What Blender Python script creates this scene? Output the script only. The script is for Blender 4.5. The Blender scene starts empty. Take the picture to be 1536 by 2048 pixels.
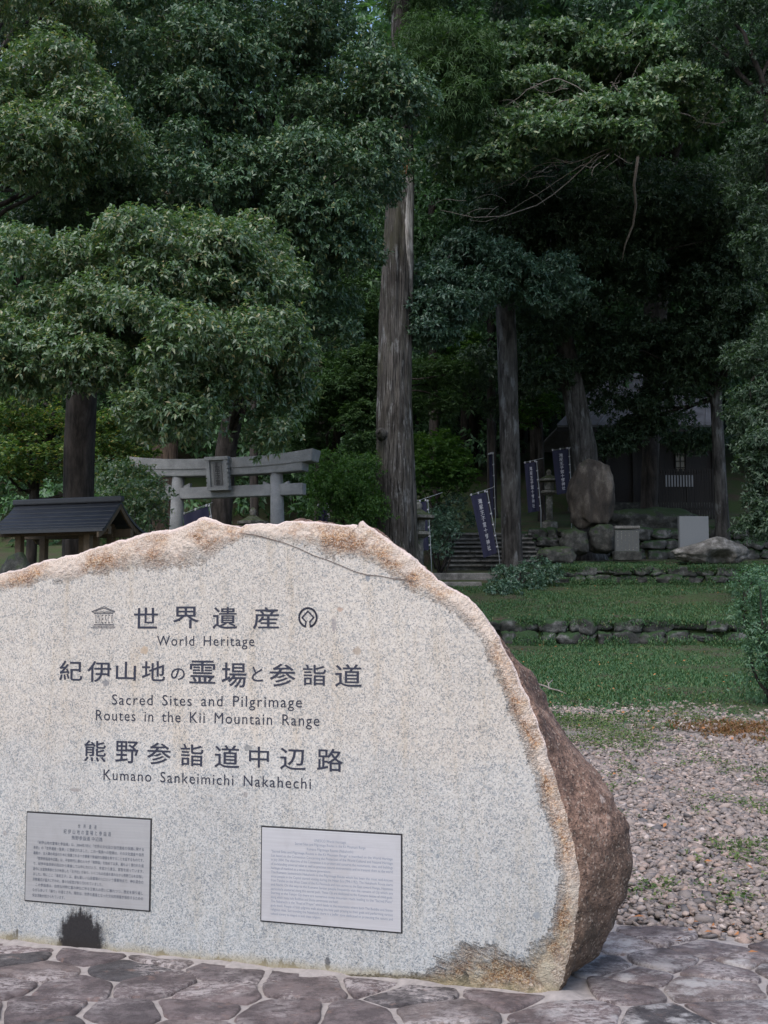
import bpy, bmesh, math, random
import numpy as np
from mathutils import Vector, Matrix, noise as mnoise

sc = bpy.context.scene
COL = sc.collection
R = math.radians

# ------------------------------------------------------------------ camera
FPX = 2400.0                 # focal length in pixels of the 1536 x 2048 photo
PITCH = math.atan(211 / FPX)
CAMZ = 1.5
cam_d = bpy.data.cameras.new("camera")
cam = bpy.data.objects.new("camera", cam_d)
COL.objects.link(cam)
cam_d.sensor_fit = 'VERTICAL'
cam_d.sensor_height = 36.0
cam_d.lens = 36.0 * FPX / 2048
cam_d.clip_start = 0.05
cam_d.clip_end = 800
cam.location = (0, 0, CAMZ)
cam.rotation_euler = (math.pi / 2 + PITCH, 0, 0)
sc.camera = cam

# ------------------------------------------------------------------ light
SUN_EL, SUN_AZ = R(53), R(204)
world = bpy.data.worlds.new("World")
sc.world = world
world.use_nodes = True
wn = world.node_tree
sky = wn.nodes.new('ShaderNodeTexSky')
sky.sky_type = 'NISHITA'
sky.sun_disc = False
sky.sun_elevation = SUN_EL
sky.sun_rotation = SUN_AZ
sky.air_density = 1.0
sky.dust_density = 2.0
wn.links.new(sky.outputs[0], wn.nodes['Background'].inputs[0])
wn.nodes['Background'].inputs[1].default_value = 0.15
sun_d = bpy.data.lights.new("sun", 'SUN')
sun = bpy.data.objects.new("sun", sun_d)
COL.objects.link(sun)
sun_d.energy = 1.5
sun_d.angle = R(50)
sun_d.color = (1.0, 0.975, 0.945)
sdir = Vector((math.sin(SUN_AZ) * math.cos(SUN_EL), math.cos(SUN_AZ) * math.cos(SUN_EL), math.sin(SUN_EL)))
sun.rotation_euler = sdir.to_track_quat('Z', 'Y').to_euler()
sc.view_settings.view_transform = 'Standard'
sc.view_settings.look = 'None'
sc.view_settings.gamma = 1.0
sc.view_settings.exposure = 0.95
sc.cycles.max_bounces = 6
sc.cycles.diffuse_bounces = 4
sc.cycles.glossy_bounces = 2
sc.cycles.transmission_bounces = 2
sc.cycles.transparent_max_bounces = 4
sc.cycles.use_denoising = True

# ------------------------------------------------------------------ helpers
CP, SP = math.cos(PITCH), math.sin(PITCH)

def ray(px, py):
    dx = (px - 768) / FPX
    dy = (1024 - py) / FPX
    return np.array([dx, CP - SP * dy, SP + CP * dy])

def at(px, py, Y):
    """world point seen at photo pixel (px, py) at distance Y in front of the camera"""
    d = ray(px, py)
    t = Y / d[1]
    return np.array([d[0] * t, Y, CAMZ + d[2] * t])

def sstep(a, b, x):
    t = min(1, max(0, (x - a) / (b - a)))
    return t * t * (3 - 2 * t)

def zg(x, y):
    """terrain height"""
    if y < 6:
        base = 0.0
    elif y < 24:
        base = 0.95 * (y - 6) / 18
    else:
        base = None
    # left: an even slope
    zl = base if base is not None else 0.95 + (y - 24) * 0.14
    if y > 48:
        zl = 0.95 + 24 * .14 + (y - 48) * 0.75
    # right: terraces behind low walls
    if base is not None:
        zr = base
    elif y < 31:
        zr = 1.45 + (y - 24.1) * 0.133 if y > 24.12 else 0.95 + (y - 24) / .12 * .5
    elif y < 37:
        zr = 2.80 + (y - 31.1) * 0.085 if y > 31.12 else 2.37 + (y - 31) / .12 * .43
    elif y < 46:
        zr = 4.15 + (y - 37.1) * 0.16 if y > 37.12 else 3.3 + (y - 37) / .12 * .85
    else:
        zr = 5.57 + (y - 46) * 0.5
    w = sstep(0.1, 1.0, x - 0.02 * (y - 24))
    if 31 <= y < 37.2:          # the stair bay is cut out of the upper terrace
        w2 = sstep(3.9, 4.5, x)
        path = 2.45 + (y - 31) * 0.11
        zr = zr * w2 + min(zr, path) * (1 - w2)
    return zl * (1 - w) + zr * w

def put(o, label=None, cat=None, group=None, kind=None):
    if label: o['label'] = label
    if cat: o['category'] = cat
    if group: o['group'] = group
    if kind: o['kind'] = kind
    return o

def empty(name, loc, label, cat, group=None, rz=0):
    o = bpy.data.objects.new(name, None)
    COL.objects.link(o)
    o.empty_display_size = .2
    o.location = [float(v) for v in loc]
    o.rotation_euler = (0, 0, rz)
    return put(o, label, cat, group)

def fast_mesh(name, V, F, smooth=False):
    """V (n,3) F (m,k) arrays -> mesh"""
    V = np.asarray(V, dtype=np.float32).reshape(-1, 3)
    F = np.asarray(F, dtype=np.int32)
    k = F.shape[1]
    me = bpy.data.meshes.new(name)
    me.vertices.add(len(V))
    me.vertices.foreach_set('co', V.ravel())
    me.loops.add(F.size)
    me.loops.foreach_set('vertex_index', F.ravel())
    me.polygons.add(len(F))
    me.polygons.foreach_set('loop_start', np.arange(0, F.size, k, dtype=np.int32))
    me.polygons.foreach_set('loop_total', np.full(len(F), k, dtype=np.int32))
    if smooth:
        me.polygons.foreach_set('use_smooth', np.ones(len(F), dtype=bool))
    me.update(calc_edges=True)
    return me

def link(name, me, material, parent=None, world=True):
    """link a mesh; coordinates are world coordinates, re-based on the parent when there is one"""
    o = bpy.data.objects.new(name, me)
    COL.objects.link(o)
    for m in (material if isinstance(material, (list, tuple)) else [material]):
        if m is not None:
            me.materials.append(m)
    if parent is not None:
        if world:
            M = Matrix.LocRotScale(parent.location, parent.rotation_euler, None)
            p = parent
            while p.parent is not None:
                p = p.parent
                M = Matrix.LocRotScale(p.location, p.rotation_euler, None) @ M
            me.transform(M.inverted())
        o.parent = parent
    return o

class MB:
    """collects shapes into one mesh"""
    def __init__(s):
        s.V, s.F = [], []
    def add(s, verts, faces):
        b = len(s.V)
        s.V += [tuple(float(c) for c in v) for v in verts]
        s.F += [tuple(i + b for i in f) for f in faces]
        return s
    def box(s, c, sx, sy, sz, ax=(1, 0), taper=0.0, bev=0.0, lean=(0, 0)):
        """box centred on c, its length sx along the horizontal axis ax"""
        c = np.array(c, float)
        u = np.array([ax[0], ax[1], 0.0]); u /= np.linalg.norm(u)
        v = np.array([-u[1], u[0], 0.0]); w = np.array([0, 0, 1.0])
        bm = bmesh.new()
        bmesh.ops.create_cube(bm, size=1)
        for q in bm.verts:
            k = 1 - taper * (q.co.z + .5)
            q.co = Vector((q.co.x * sx * k, q.co.y * sy * k, q.co.z * sz))
        if bev:
            bmesh.ops.bevel(bm, geom=list(bm.edges), offset=bev, segments=2, profile=.6, affect='EDGES')
        bm.verts.index_update()
        vs = [c + u * (q.co.x + lean[0] * q.co.z) + v * (q.co.y + lean[1] * q.co.z) + w * q.co.z for q in bm.verts]
        fs = [[q.index for q in f.verts] for f in bm.faces]
        bm.free()
        return s.add(vs, fs)
    def tube(s, pts, rad, n=8, cap=True):
        pts = [np.array(p, float) for p in pts]
        if not hasattr(rad, '__len__'):
            rad = [rad] * len(pts)
        b = len(s.V)
        ref = np.array([0.31, 0.95, 0.05])
        vs, fs = [], []
        for i, p in enumerate(pts):
            t = pts[min(i + 1, len(pts) - 1)] - pts[max(i - 1, 0)]
            t = t / (np.linalg.norm(t) + 1e-9)
            r0 = ref if abs(t @ ref) < .93 else np.array([1.0, 0, 0])
            a = np.cross(t, r0); a /= np.linalg.norm(a)
            bb = np.cross(t, a)
            for k in range(n):
                an = 2 * math.pi * k / n
                vs.append(p + rad[i] * (math.cos(an) * a + math.sin(an) * bb))
        for i in range(len(pts) - 1):
            for k in range(n):
                k2 = (k + 1) % n
                fs.append((i * n + k, i * n + k2, (i + 1) * n + k2, (i + 1) * n + k))
        if cap:
            fs.append(tuple(range(n - 1, -1, -1)))
            fs.append(tuple((len(pts) - 1) * n + k for k in range(n)))
        return s.add(vs, fs)
    def lathe(s, c, prof, n=16, ph=0.0, scale=(1, 1)):
        c = np.array(c, float)
        vs, fs = [], []
        for r, z in prof:
            for k in range(n):
                a = 2 * math.pi * k / n + ph
                vs.append(c + np.array([r * math.cos(a) * scale[0], r * math.sin(a) * scale[1], z]))
        m = len(prof)
        for i in range(m - 1):
            for k in range(n):
                k2 = (k + 1) % n
                fs.append((i * n + k, i * n + k2, (i + 1) * n + k2, (i + 1) * n + k))
        fs.append(tuple(range(n - 1, -1, -1)))
        fs.append(tuple((m - 1) * n + k for k in range(n)))
        return s.add(vs, fs)
    def build(s, name, material, parent=None, smooth=False, world=True):
        me = bpy.data.meshes.new(name)
        me.from_pydata(s.V, [], s.F)
        if smooth:
            me.polygons.foreach_set('use_smooth', [True] * len(me.polygons))
        me.update()
        bm = bmesh.new(); bm.from_mesh(me)
        bmesh.ops.recalc_face_normals(bm, faces=bm.faces)
        bm.to_mesh(me); bm.free()
        return link(name, me, material, parent, world)

# ------------------------------------------------------------------ materials
class M:
    def __init__(s, name):
        s.m = bpy.data.materials.new(name)
        s.m.use_nodes = True
        s.nt = s.m.node_tree
        s.b = s.nt.nodes['Principled BSDF']
        s.out = s.nt.nodes['Material Output']
    def put(s, sock, v):
        if isinstance(v, bpy.types.NodeSocket):
            s.nt.links.new(v, sock)
        elif v is not None:
            if hasattr(v, '__len__') and len(v) == 3 and sock.type == 'RGBA':
                v = (*v, 1)
            sock.default_value = v
    def n(s, typ, ins=None, **props):
        nd = s.nt.nodes.new(typ)
        for k, v in props.items():
            setattr(nd, k, v)
        for k, v in (ins or {}).items():
            s.put(nd.inputs[k], v)
        return nd
    def coord(s, kind='Object', scale=None):
        c = s.n('ShaderNodeTexCoord').outputs[kind]
        if scale is not None:
            c = s.n('ShaderNodeMapping', {'Vector': c, 'Scale': scale}).outputs[0]
        return c
    def noise(s, vec, scale, detail=3, rough=.55, out=0):
        return s.n('ShaderNodeTexNoise', {'Vector': vec, 'Scale': scale, 'Detail': detail, 'Roughness': rough}).outputs[out]
    def voro(s, vec, scale, out='Color', feature='F1', rnd=1.0):
        return s.n('ShaderNodeTexVoronoi', {'Vector': vec, 'Scale': scale, 'Randomness': rnd}, feature=feature).outputs[out]
    def ramp(s, fac, stops, interp='LINEAR'):
        nd = s.n('ShaderNodeValToRGB', {'Fac': fac})
        cr = nd.color_ramp
        cr.interpolation = interp
        while len(cr.elements) < len(stops):
            cr.elements.new(.5)
        for e, (p, c) in zip(cr.elements, stops):
            e.position = p
            if not hasattr(c, '__len__'):
                c = (c, c, c)
            e.color = (*c, 1)
        return nd.outputs[0]
    def mix(s, fac, a, b, mode='MIX'):
        nd = s.n('ShaderNodeMix', data_type='RGBA', blend_type=mode)
        s.put(nd.inputs[0], fac); s.put(nd.inputs[6], a); s.put(nd.inputs[7], b)
        return nd.outputs[2]
    def math(s, op, a, b=None, clamp=False):
        nd = s.n('ShaderNodeMath', operation=op, use_clamp=clamp)
        s.put(nd.inputs[0], a)
        if b is not None: s.put(nd.inputs[1], b)
        return nd.outputs[0]
    def bump(s, h, strength=.3, dist=.01, normal=None):
        return s.n('ShaderNodeBump', {'Height': h, 'Strength': strength, 'Distance': dist, 'Normal': normal}).outputs[0]
    def island(s):
        return s.n('ShaderNodeNewGeometry').outputs['Random Per Island']
    def attr(s, name, out='Fac'):
        return s.n('ShaderNodeAttribute', attribute_name=name).outputs[out]
    def done(s, color=None, rough=.8, normal=None, spec=None, metal=None):
        s.put(s.b.inputs['Base Color'], color)
        s.put(s.b.inputs['Roughness'], rough)
        if normal is not None: s.put(s.b.inputs['Normal'], normal)
        if spec is not None: s.put(s.b.inputs['Specular IOR Level'], spec)
        if metal is not None: s.put(s.b.inputs['Metallic'], metal)
        return s.m

def leaf_mat(name, stops, rough=.42, spec=.5, trans=.25, tcol=None):
    rough += .05; spec *= 1.25; trans = min(.45, trans + .08)
    m = M(name)
    c = m.ramp(m.island(), stops)
    p = m.coord('Object')
    c = m.mix(m.math('MULTIPLY', m.noise(p, .9, 2), .55), c, m.mix(1, c, (.55, .6, .5), 'MULTIPLY'))
    m.put(m.b.inputs['Base Color'], c)
    m.put(m.b.inputs['Roughness'], rough)
    m.put(m.b.inputs['Specular IOR Level'], spec)
    tl = m.n('ShaderNodeBsdfTranslucent', {'Color': m.mix(1, c, tcol or (1.1, 1.25, .55), 'MULTIPLY')})
    mx = m.n('ShaderNodeMixShader', {0: trans, 1: m.b.outputs[0], 2: tl.outputs[0]})
    m.nt.links.new(mx.outputs[0], m.out.inputs['Surface'])
    return m.m

def bark_mat(name, dark, mid, pale, pale_amt=.62, vscale=(14, 14, 1.6), moss=None):
    m = M(name)
    p = m.coord('Object', vscale)
    n1 = m.noise(p, 1.0, 6, .65)
    c = m.ramp(n1, [(.36, dark), (.49, mid), (.62, tuple(v * 1.6 for v in mid))])
    c = m.mix(m.ramp(m.noise(m.coord('Object', (1.5, 1.5, .8)), 1.1, 5, .7), [(.40, .8), (.55, 0)]), c, m.mix(1, c, (.38, .36, .34), 'MULTIPLY'))
    lich = m.noise(m.coord('Object', (2.2, 2.2, .9)), 1.3, 5, .7)
    lm = m.ramp(m.math('ADD', lich, m.math('MULTIPLY', m.math('SUBTRACT', n1, .5), .5)), [(pale_amt - .04, 0), (pale_amt + .08, 1)])
    c = m.mix(lm, c, pale)
    if moss:
        mm = m.ramp(m.noise(m.coord('Object', (1.6, 1.6, .5)), 1.0, 5, .65), [(.52, 0), (.66, 1)])
        c = m.mix(m.math('MULTIPLY', mm, .8), c, moss)
    return m.done(c, .92, m.bump(n1, .9, .03), spec=.2)

def rock_mat(name, cols, scale=1.0, moss=None, moss_amt=.55, streak=False, speck=60):
    m = M(name)
    p = m.coord('Object', (1, 1, .35) if streak else None)
    n1 = m.noise(p, 3 * scale, 6, .65)
    c = m.ramp(n1, [(.3, cols[0]), (.5, cols[1]), (.68, cols[2])])
    g = m.noise(m.coord('Object'), speck, 2, .6)
    c = m.mix(m.ramp(g, [(.35, .55), (.55, 0)]), c, m.mix(1, c, (.35, .35, .35), 'MULTIPLY'))
    if moss:
        nz = m.n('ShaderNodeSeparateXYZ', {0: m.n('ShaderNodeNewGeometry').outputs['Normal']}).outputs[2]
        k = m.math('ADD', m.math('MULTIPLY', nz, .35), m.noise(m.coord('Object'), 2.5 * scale, 6, .7))
        c = m.mix(m.ramp(k, [(moss_amt, 0), (moss_amt + .14, 1)]), c, moss)
    h = m.math('ADD', n1, m.math('MULTIPLY', g, .25))
    return m.done(c, .9, m.bump(h, .7, .04), spec=.25)

MAT = {}
INCL = [(714, 1302, 10, 10, (.26, .21, .165)), (289, 1300, 11, 10, (.33, .25, .175)), (668, 1250, 6, 17, (.22, .20, .20)), (680, 1219, 8, 5, (.30, .21, .16)), (496, 1496, 11, 7, (.15, .15, .15)), (211, 1366, 10, 8, (.13, .13, .14)),
        (736, 1156, 6, 8, (.13, .15, .18)), (1074, 1831, 8, 8, (.18, .20, .22)), (655, 1926, 7, 14, (.03, .03, .035)), (330, 1935, 20, 5, (.05, .05, .04)), (150, 1580, 16, 4, (.2, .18, .17))]
# polished face and weathered rim of the monument; attributes: fu, fv face coordinates, rim 0..1
def granite():
    m = M('speckled granite')
    uv = m.n('ShaderNodeCombineXYZ', {0: m.attr('fu'), 1: m.attr('fv'), 2: m.attr('fw')}).outputs[0]
    wv = m.noise(uv, 60, 2, .5, out=1)
    uw = m.n('ShaderNodeVectorMath', {0: uv, 1: m.n('ShaderNodeVectorMath', {0: wv, 1: (.012, .012, .012)}, operation='MULTIPLY').outputs[0]}, operation='ADD').outputs[0]
    cell = m.n('ShaderNodeSeparateColor', {0: m.voro(uw, 160)}).outputs[0]
    cell2 = m.n('ShaderNodeSeparateColor', {0: m.voro(uw, 260)}).outputs[1]
    c = m.ramp(cell, [(0, (0.411, 0.381, 0.346)), (0.26, (0.472, 0.442, 0.411)), (0.44, (0.367, 0.354, 0.337)), (0.62, (0.289, 0.293, 0.293)), (0.76, (0.49, 0.46, 0.428)), (0.93, (0.219, 0.228, 0.236))], 'CONSTANT')
    c = m.mix(m.ramp(cell2, [(.86, 0), (.88, .85)], 'CONSTANT'), c, (.15, .16, .17))
    big = m.noise(uv, 16, 3, .6)
    c = m.mix(m.ramp(big, [(.40, 0), (.66, .25)]), c, (.50, .475, .44))
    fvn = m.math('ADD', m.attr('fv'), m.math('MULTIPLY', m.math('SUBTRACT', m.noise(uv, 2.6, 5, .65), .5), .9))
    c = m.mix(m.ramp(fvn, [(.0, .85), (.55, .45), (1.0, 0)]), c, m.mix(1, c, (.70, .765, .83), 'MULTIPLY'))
    warm = m.ramp(fvn, [(.85, 0), (1.7, 1)])
    c = m.mix(warm, c, m.mix(1, c, (1.0, .97, .94), 'MULTIPLY'))
    c = m.mix(m.ramp(m.noise(uv, 1.7, 6, .7), [(.36, .5), (.62, 0)]), c, m.mix(1, c, (.78, .77, .76), 'MULTIPLY'))
    c = m.mix(m.ramp(m.noise(uv, 26, 4, .7), [(.58, 0), (.70, .45)]), c, m.mix(1, c, (.72, .69, .66), 'MULTIPLY'))
    # brown runs down the face
    drip = m.noise(m.n('ShaderNodeMapping', {'Vector': uv, 'Scale': (7, .8, 1)}).outputs[0], 1.6, 5, .7)
    c = m.mix(m.ramp(drip, [(.52, 0), (.74, .5)]), c, m.mix(1, c, (.80, .70, .55), 'MULTIPLY'))
    # dark inclusions
    inc = m.voro(m.n('ShaderNodeMapping', {'Vector': uw, 'Scale': (1, .8, 1)}).outputs[0], 7.5, 'Distance')
    incr = m.n('ShaderNodeSeparateColor', {0: m.voro(m.n('ShaderNodeMapping', {'Vector': uw, 'Scale': (1, .8, 1)}).outputs[0], 7.5)}).outputs[0]
    im = m.math('MULTIPLY', m.ramp(inc, [(.06, 1), (.09, 0)]), m.ramp(incr, [(.72, 0), (.78, .65)]))
    c = m.mix(im, c, (.20, .18, .17))
    for px, py, rx, ry, col in INCL:
        iu, iv = face_uv(px, py)
        q = m.n('ShaderNodeVectorMath', {0: uv, 1: (iu, iv, 0)}, operation='SUBTRACT').outputs[0]
        q = m.n('ShaderNodeVectorMath', {0: q, 1: (480 / rx, 480 / ry, 0)}, operation='MULTIPLY').outputs[0]
        L_ = m.n('ShaderNodeVectorMath', {0: q}, operation='LENGTH').outputs['Value']
        L_ = m.math('ADD', L_, m.math('MULTIPLY', m.math('SUBTRACT', m.noise(uv, 80, 3), .5), 1.2))
        c = m.mix(m.ramp(L_, [(.75, .75), (1.0, 0)]), c, col)
    # rusty weathered rim
    rn = m.noise(uv, 9, 6, .7)
    rn2 = m.noise(uv, 45, 4, .65)
    rust = m.ramp(m.math('ADD', m.math('MULTIPLY', rn, .7), m.math('MULTIPLY', rn2, .35)),
                  [(.36, (.46, .38, .31)), (.45, (.40, .27, .165)), (.54, (.30, .155, .07)), (.63, (.165, .08, .042)), (.73, (.44, .35, .28))])
    rust = m.mix(m.ramp(cell, [(.55, 0), (.57, .75)], 'CONSTANT'), rust, m.mix(1, rust, (.40, .33, .28), 'MULTIPLY'))
    rust = m.mix(m.ramp(cell2, [(.6, 0), (.62, .4)], 'CONSTANT'), rust, (.62, .54, .46))
    patch = m.ramp(m.noise(uv, 4.6, 4, .6), [(.42, .75), (.55, 0)])
    rust = m.mix(patch, rust, m.mix(rn2, (.50, .42, .36), (.60, .53, .47)))
    low = m.ramp(m.attr('fv'), [(.15, 1), (.55, 0)])
    rust = m.mix(m.math('MULTIPLY', low, .75), rust, m.mix(1, rust, (.62, .66, .55), 'MULTIPLY'))
    re = m.math('ADD', m.attr('rim'), m.math('MULTIPLY', m.math('SUBTRACT', m.math('ADD', m.math('MULTIPLY', m.noise(uv, 9, 6, .75), .72), m.math('MULTIPLY', m.noise(uv, 70, 3, .7), .28)), .5), 1.15))
    rm = m.ramp(re, [(.36, 0), (.50, .5), (.64, .92)])
    rust = m.mix(m.ramp(m.math('ADD', re, m.math('MULTIPLY', rn2, .2)), [(.88, 0), (1.04, .5)]), rust, m.mix(m.ramp(m.noise(uv, 150, 2), [(.42, 0), (.58, 1)]), (.26, .19, .14), (.58, .49, .42)))
    c = m.mix(rm, c, rust)
    # purple black scars; broken lip painted paler at the top, as lit from above
    sc_ = m.noise(m.n('ShaderNodeMapping', {'Vector': uv, 'Scale': (1.0, 1.6, 1)}).outputs[0], 4.3, 6, .72)
    sm = m.math('MULTIPLY', m.ramp(sc_, [(.63, 0), (.67, 1)]), m.ramp(m.attr('rim'), [(.55, 0), (.75, 1)]))
    c = m.mix(m.math('MULTIPLY', sm, .85), c, (.085, .06, .07))
    lip = m.ramp(m.math('ADD', m.attr('rim'), m.math('MULTIPLY', m.math('SUBTRACT', m.noise(uv, 14, 4), .5), .16)), [(.93, 0), (.98, 1)])
    c = m.mix(m.math('MULTIPLY', lip, m.ramp(m.attr('fv'), [(.9, .0), (1.35, .75)])), c, m.mix(rn2, (.52, .40, .36), (.70, .60, .56)))
    # mould at the foot
    u, v = m.attr('fu'), m.attr('fv')
    streak = m.noise(m.n('ShaderNodeMapping', {'Vector': uv, 'Scale': (30, 5, 1)}).outputs[0], 1.0, 5, .7)
    du = m.math('ABSOLUTE', m.math('SUBTRACT', u, FU_STAIN))
    hgt = m.math('SUBTRACT', .225, m.math('MULTIPLY', m.math('POWER', du, 2), 6.0))
    hgt = m.math('MULTIPLY', hgt, m.math('ADD', .40, m.math('MULTIPLY', streak, 1.05)))
    side = m.ramp(m.math('ADD', du, m.math('MULTIPLY', m.math('SUBTRACT', rn2, .5), .07)), [(.095, 1), (.135, 0)])
    smask = m.math('MULTIPLY', m.ramp(m.math('ADD', m.math('MULTIPLY', m.math('SUBTRACT', hgt, v), 9), m.math('MULTIPLY', m.math('SUBTRACT', m.noise(uv, 60, 4, .7), .5), .9)), [(-.0, 0), (.45, 1)]), side)
    grime = m.math('SUBTRACT', m.math('MULTIPLY', m.math('MAXIMUM', 0.0, m.math('SUBTRACT', m.noise(m.n('ShaderNodeMapping', {'Vector': uv, 'Scale': (5, 2, 1)}).outputs[0], 1.3, 6, .75), .50)), .55), m.math('SUBTRACT', v, .012))
    c = m.mix(m.ramp(m.math('MULTIPLY', grime, 14), [(0, 0), (.3, .9)]), c, (.06, .055, .045))
    foot = m.ramp(m.math('ADD', v, m.math('MULTIPLY', m.math('SUBTRACT', rn, .5), .09)), [(.015, .75), (.06, 0)])
    c = m.mix(foot, c, (.24, .20, .12))
    c = m.mix(m.math('MULTIPLY', smask, .97), c, (.010, .008, .009))
    h = m.math('MULTIPLY', m.math('ADD', rn2, m.math('MULTIPLY', rn, 2.0)), rm)
    return m.done(c, m.mix(rm, (.6, .6, .6), (.9, .9, .9)), m.bump(h, .8, .025), spec=.25)

def stone_side():
    m = M('weathered brown rock')
    p = m.coord('Object')
    n1 = m.noise(p, 5, 7, .7)
    n2 = m.noise(p, 38, 4, .7)
    c = m.ramp(m.math('ADD', m.math('MULTIPLY', n1, .6), m.math('MULTIPLY', n2, .4)),
               [(.36, (.045, .03, .026)), (.47, (.14, .085, .065)), (.55, (.25, .155, .115)), (.66, (.36, .25, .20))])
    v = m.attr('fv')
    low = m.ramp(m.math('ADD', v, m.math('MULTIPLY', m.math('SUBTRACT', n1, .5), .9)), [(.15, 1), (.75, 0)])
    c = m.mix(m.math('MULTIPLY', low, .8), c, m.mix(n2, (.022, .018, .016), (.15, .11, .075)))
    sp = m.voro(p, 120)
    s1 = m.n('ShaderNodeSeparateColor', {0: sp}).outputs[0]
    c = m.mix(m.ramp(s1, [(.90, 0), (.92, .4)], 'CONSTANT'), c, (.45, .37, .30))
    c = m.mix(m.ramp(s1, [(.0, .5), (.16, 0)], 'CONSTANT'), c, (.03, .022, .02))
    lich = m.noise(p, 8.5, 5, .75)
    c = m.mix(m.ramp(lich, [(.66, 0), (.71, .55)]), c, (.42, .36, .33))
    return m.done(c, .9, m.bump(m.math('ADD', n2, m.math('MULTIPLY', n1, 1.5)), .9, .03), spec=.3)

def simple(name, c, rough=.7, nscale=0, amt=.3, metal=None, spec=None, bump=0):
    m = M(name)
    col = c
    nrm = None
    if nscale:
        nn = m.noise(m.coord('Object'), nscale, 5, .65)
        col = m.mix(m.ramp(nn, [(.3, 1), (.7, 0)]), c, tuple(v * (1 - amt) for v in c))
        if bump: nrm = m.bump(nn, bump, .01)
    return m.done(col, rough, nrm, spec, metal)

def flag_stone():
    m = M('purple grey flagstone')
    p = m.coord('Object')
    isl = m.island()
    c = m.ramp(isl, [(0, (0.121, 0.093, 0.093)), (0.25, (0.183, 0.141, 0.137)), (0.45, (0.141, 0.114, 0.114)), (0.6, (0.227, 0.178, 0.163)), (0.72, (0.068, 0.063, 0.066)), (0.86, (0.183, 0.138, 0.132)), (1, (0.136, 0.109, 0.11))])
    n1 = m.noise(p, 9, 7, .75)
    n2 = m.noise(m.coord('Object', (1, 1.5, 1)), 34, 6, .78)
    c = m.mix(m.ramp(n1, [(.42, 0), (.56, .85)]), c, m.mix(1, c, (.34, .32, .34), 'MULTIPLY'))
    pale = m.ramp(m.math('ADD', m.math('MULTIPLY', n2, .65), m.math('MULTIPLY', n1, .35)), [(.46, 0), (.54, .9)])
    c = m.mix(m.math('MULTIPLY', pale, m.ramp(m.noise(p, 3.1, 4), [(.46, .08), (.60, .8)])), c, (.50, .44, .425))
    wn_ = m.n('ShaderNodeSeparateXYZ', {0: p}).outputs[0]
    worn = m.math('MULTIPLY', m.ramp(wn_, [(.0, 0), (1.0, 1)]), m.ramp(m.noise(p, 5.2, 7, .74), [(.50, 0), (.60, .85)]))
    c = m.mix(m.math('MULTIPLY', worn, m.ramp(isl, [(.30, .2), (.5, .85)])), c, (.50, .47, .455))
    red = m.ramp(m.noise(p, 11, 4, .7), [(.60, 0), (.70, .5)])
    c = m.mix(red, c, (.27, .17, .135))
    return m.done(c, m.ramp(n1, [(.3, .5), (.7, .75)]), m.bump(m.math('ADD', n2, n1), .9, .02), spec=.3)

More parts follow.
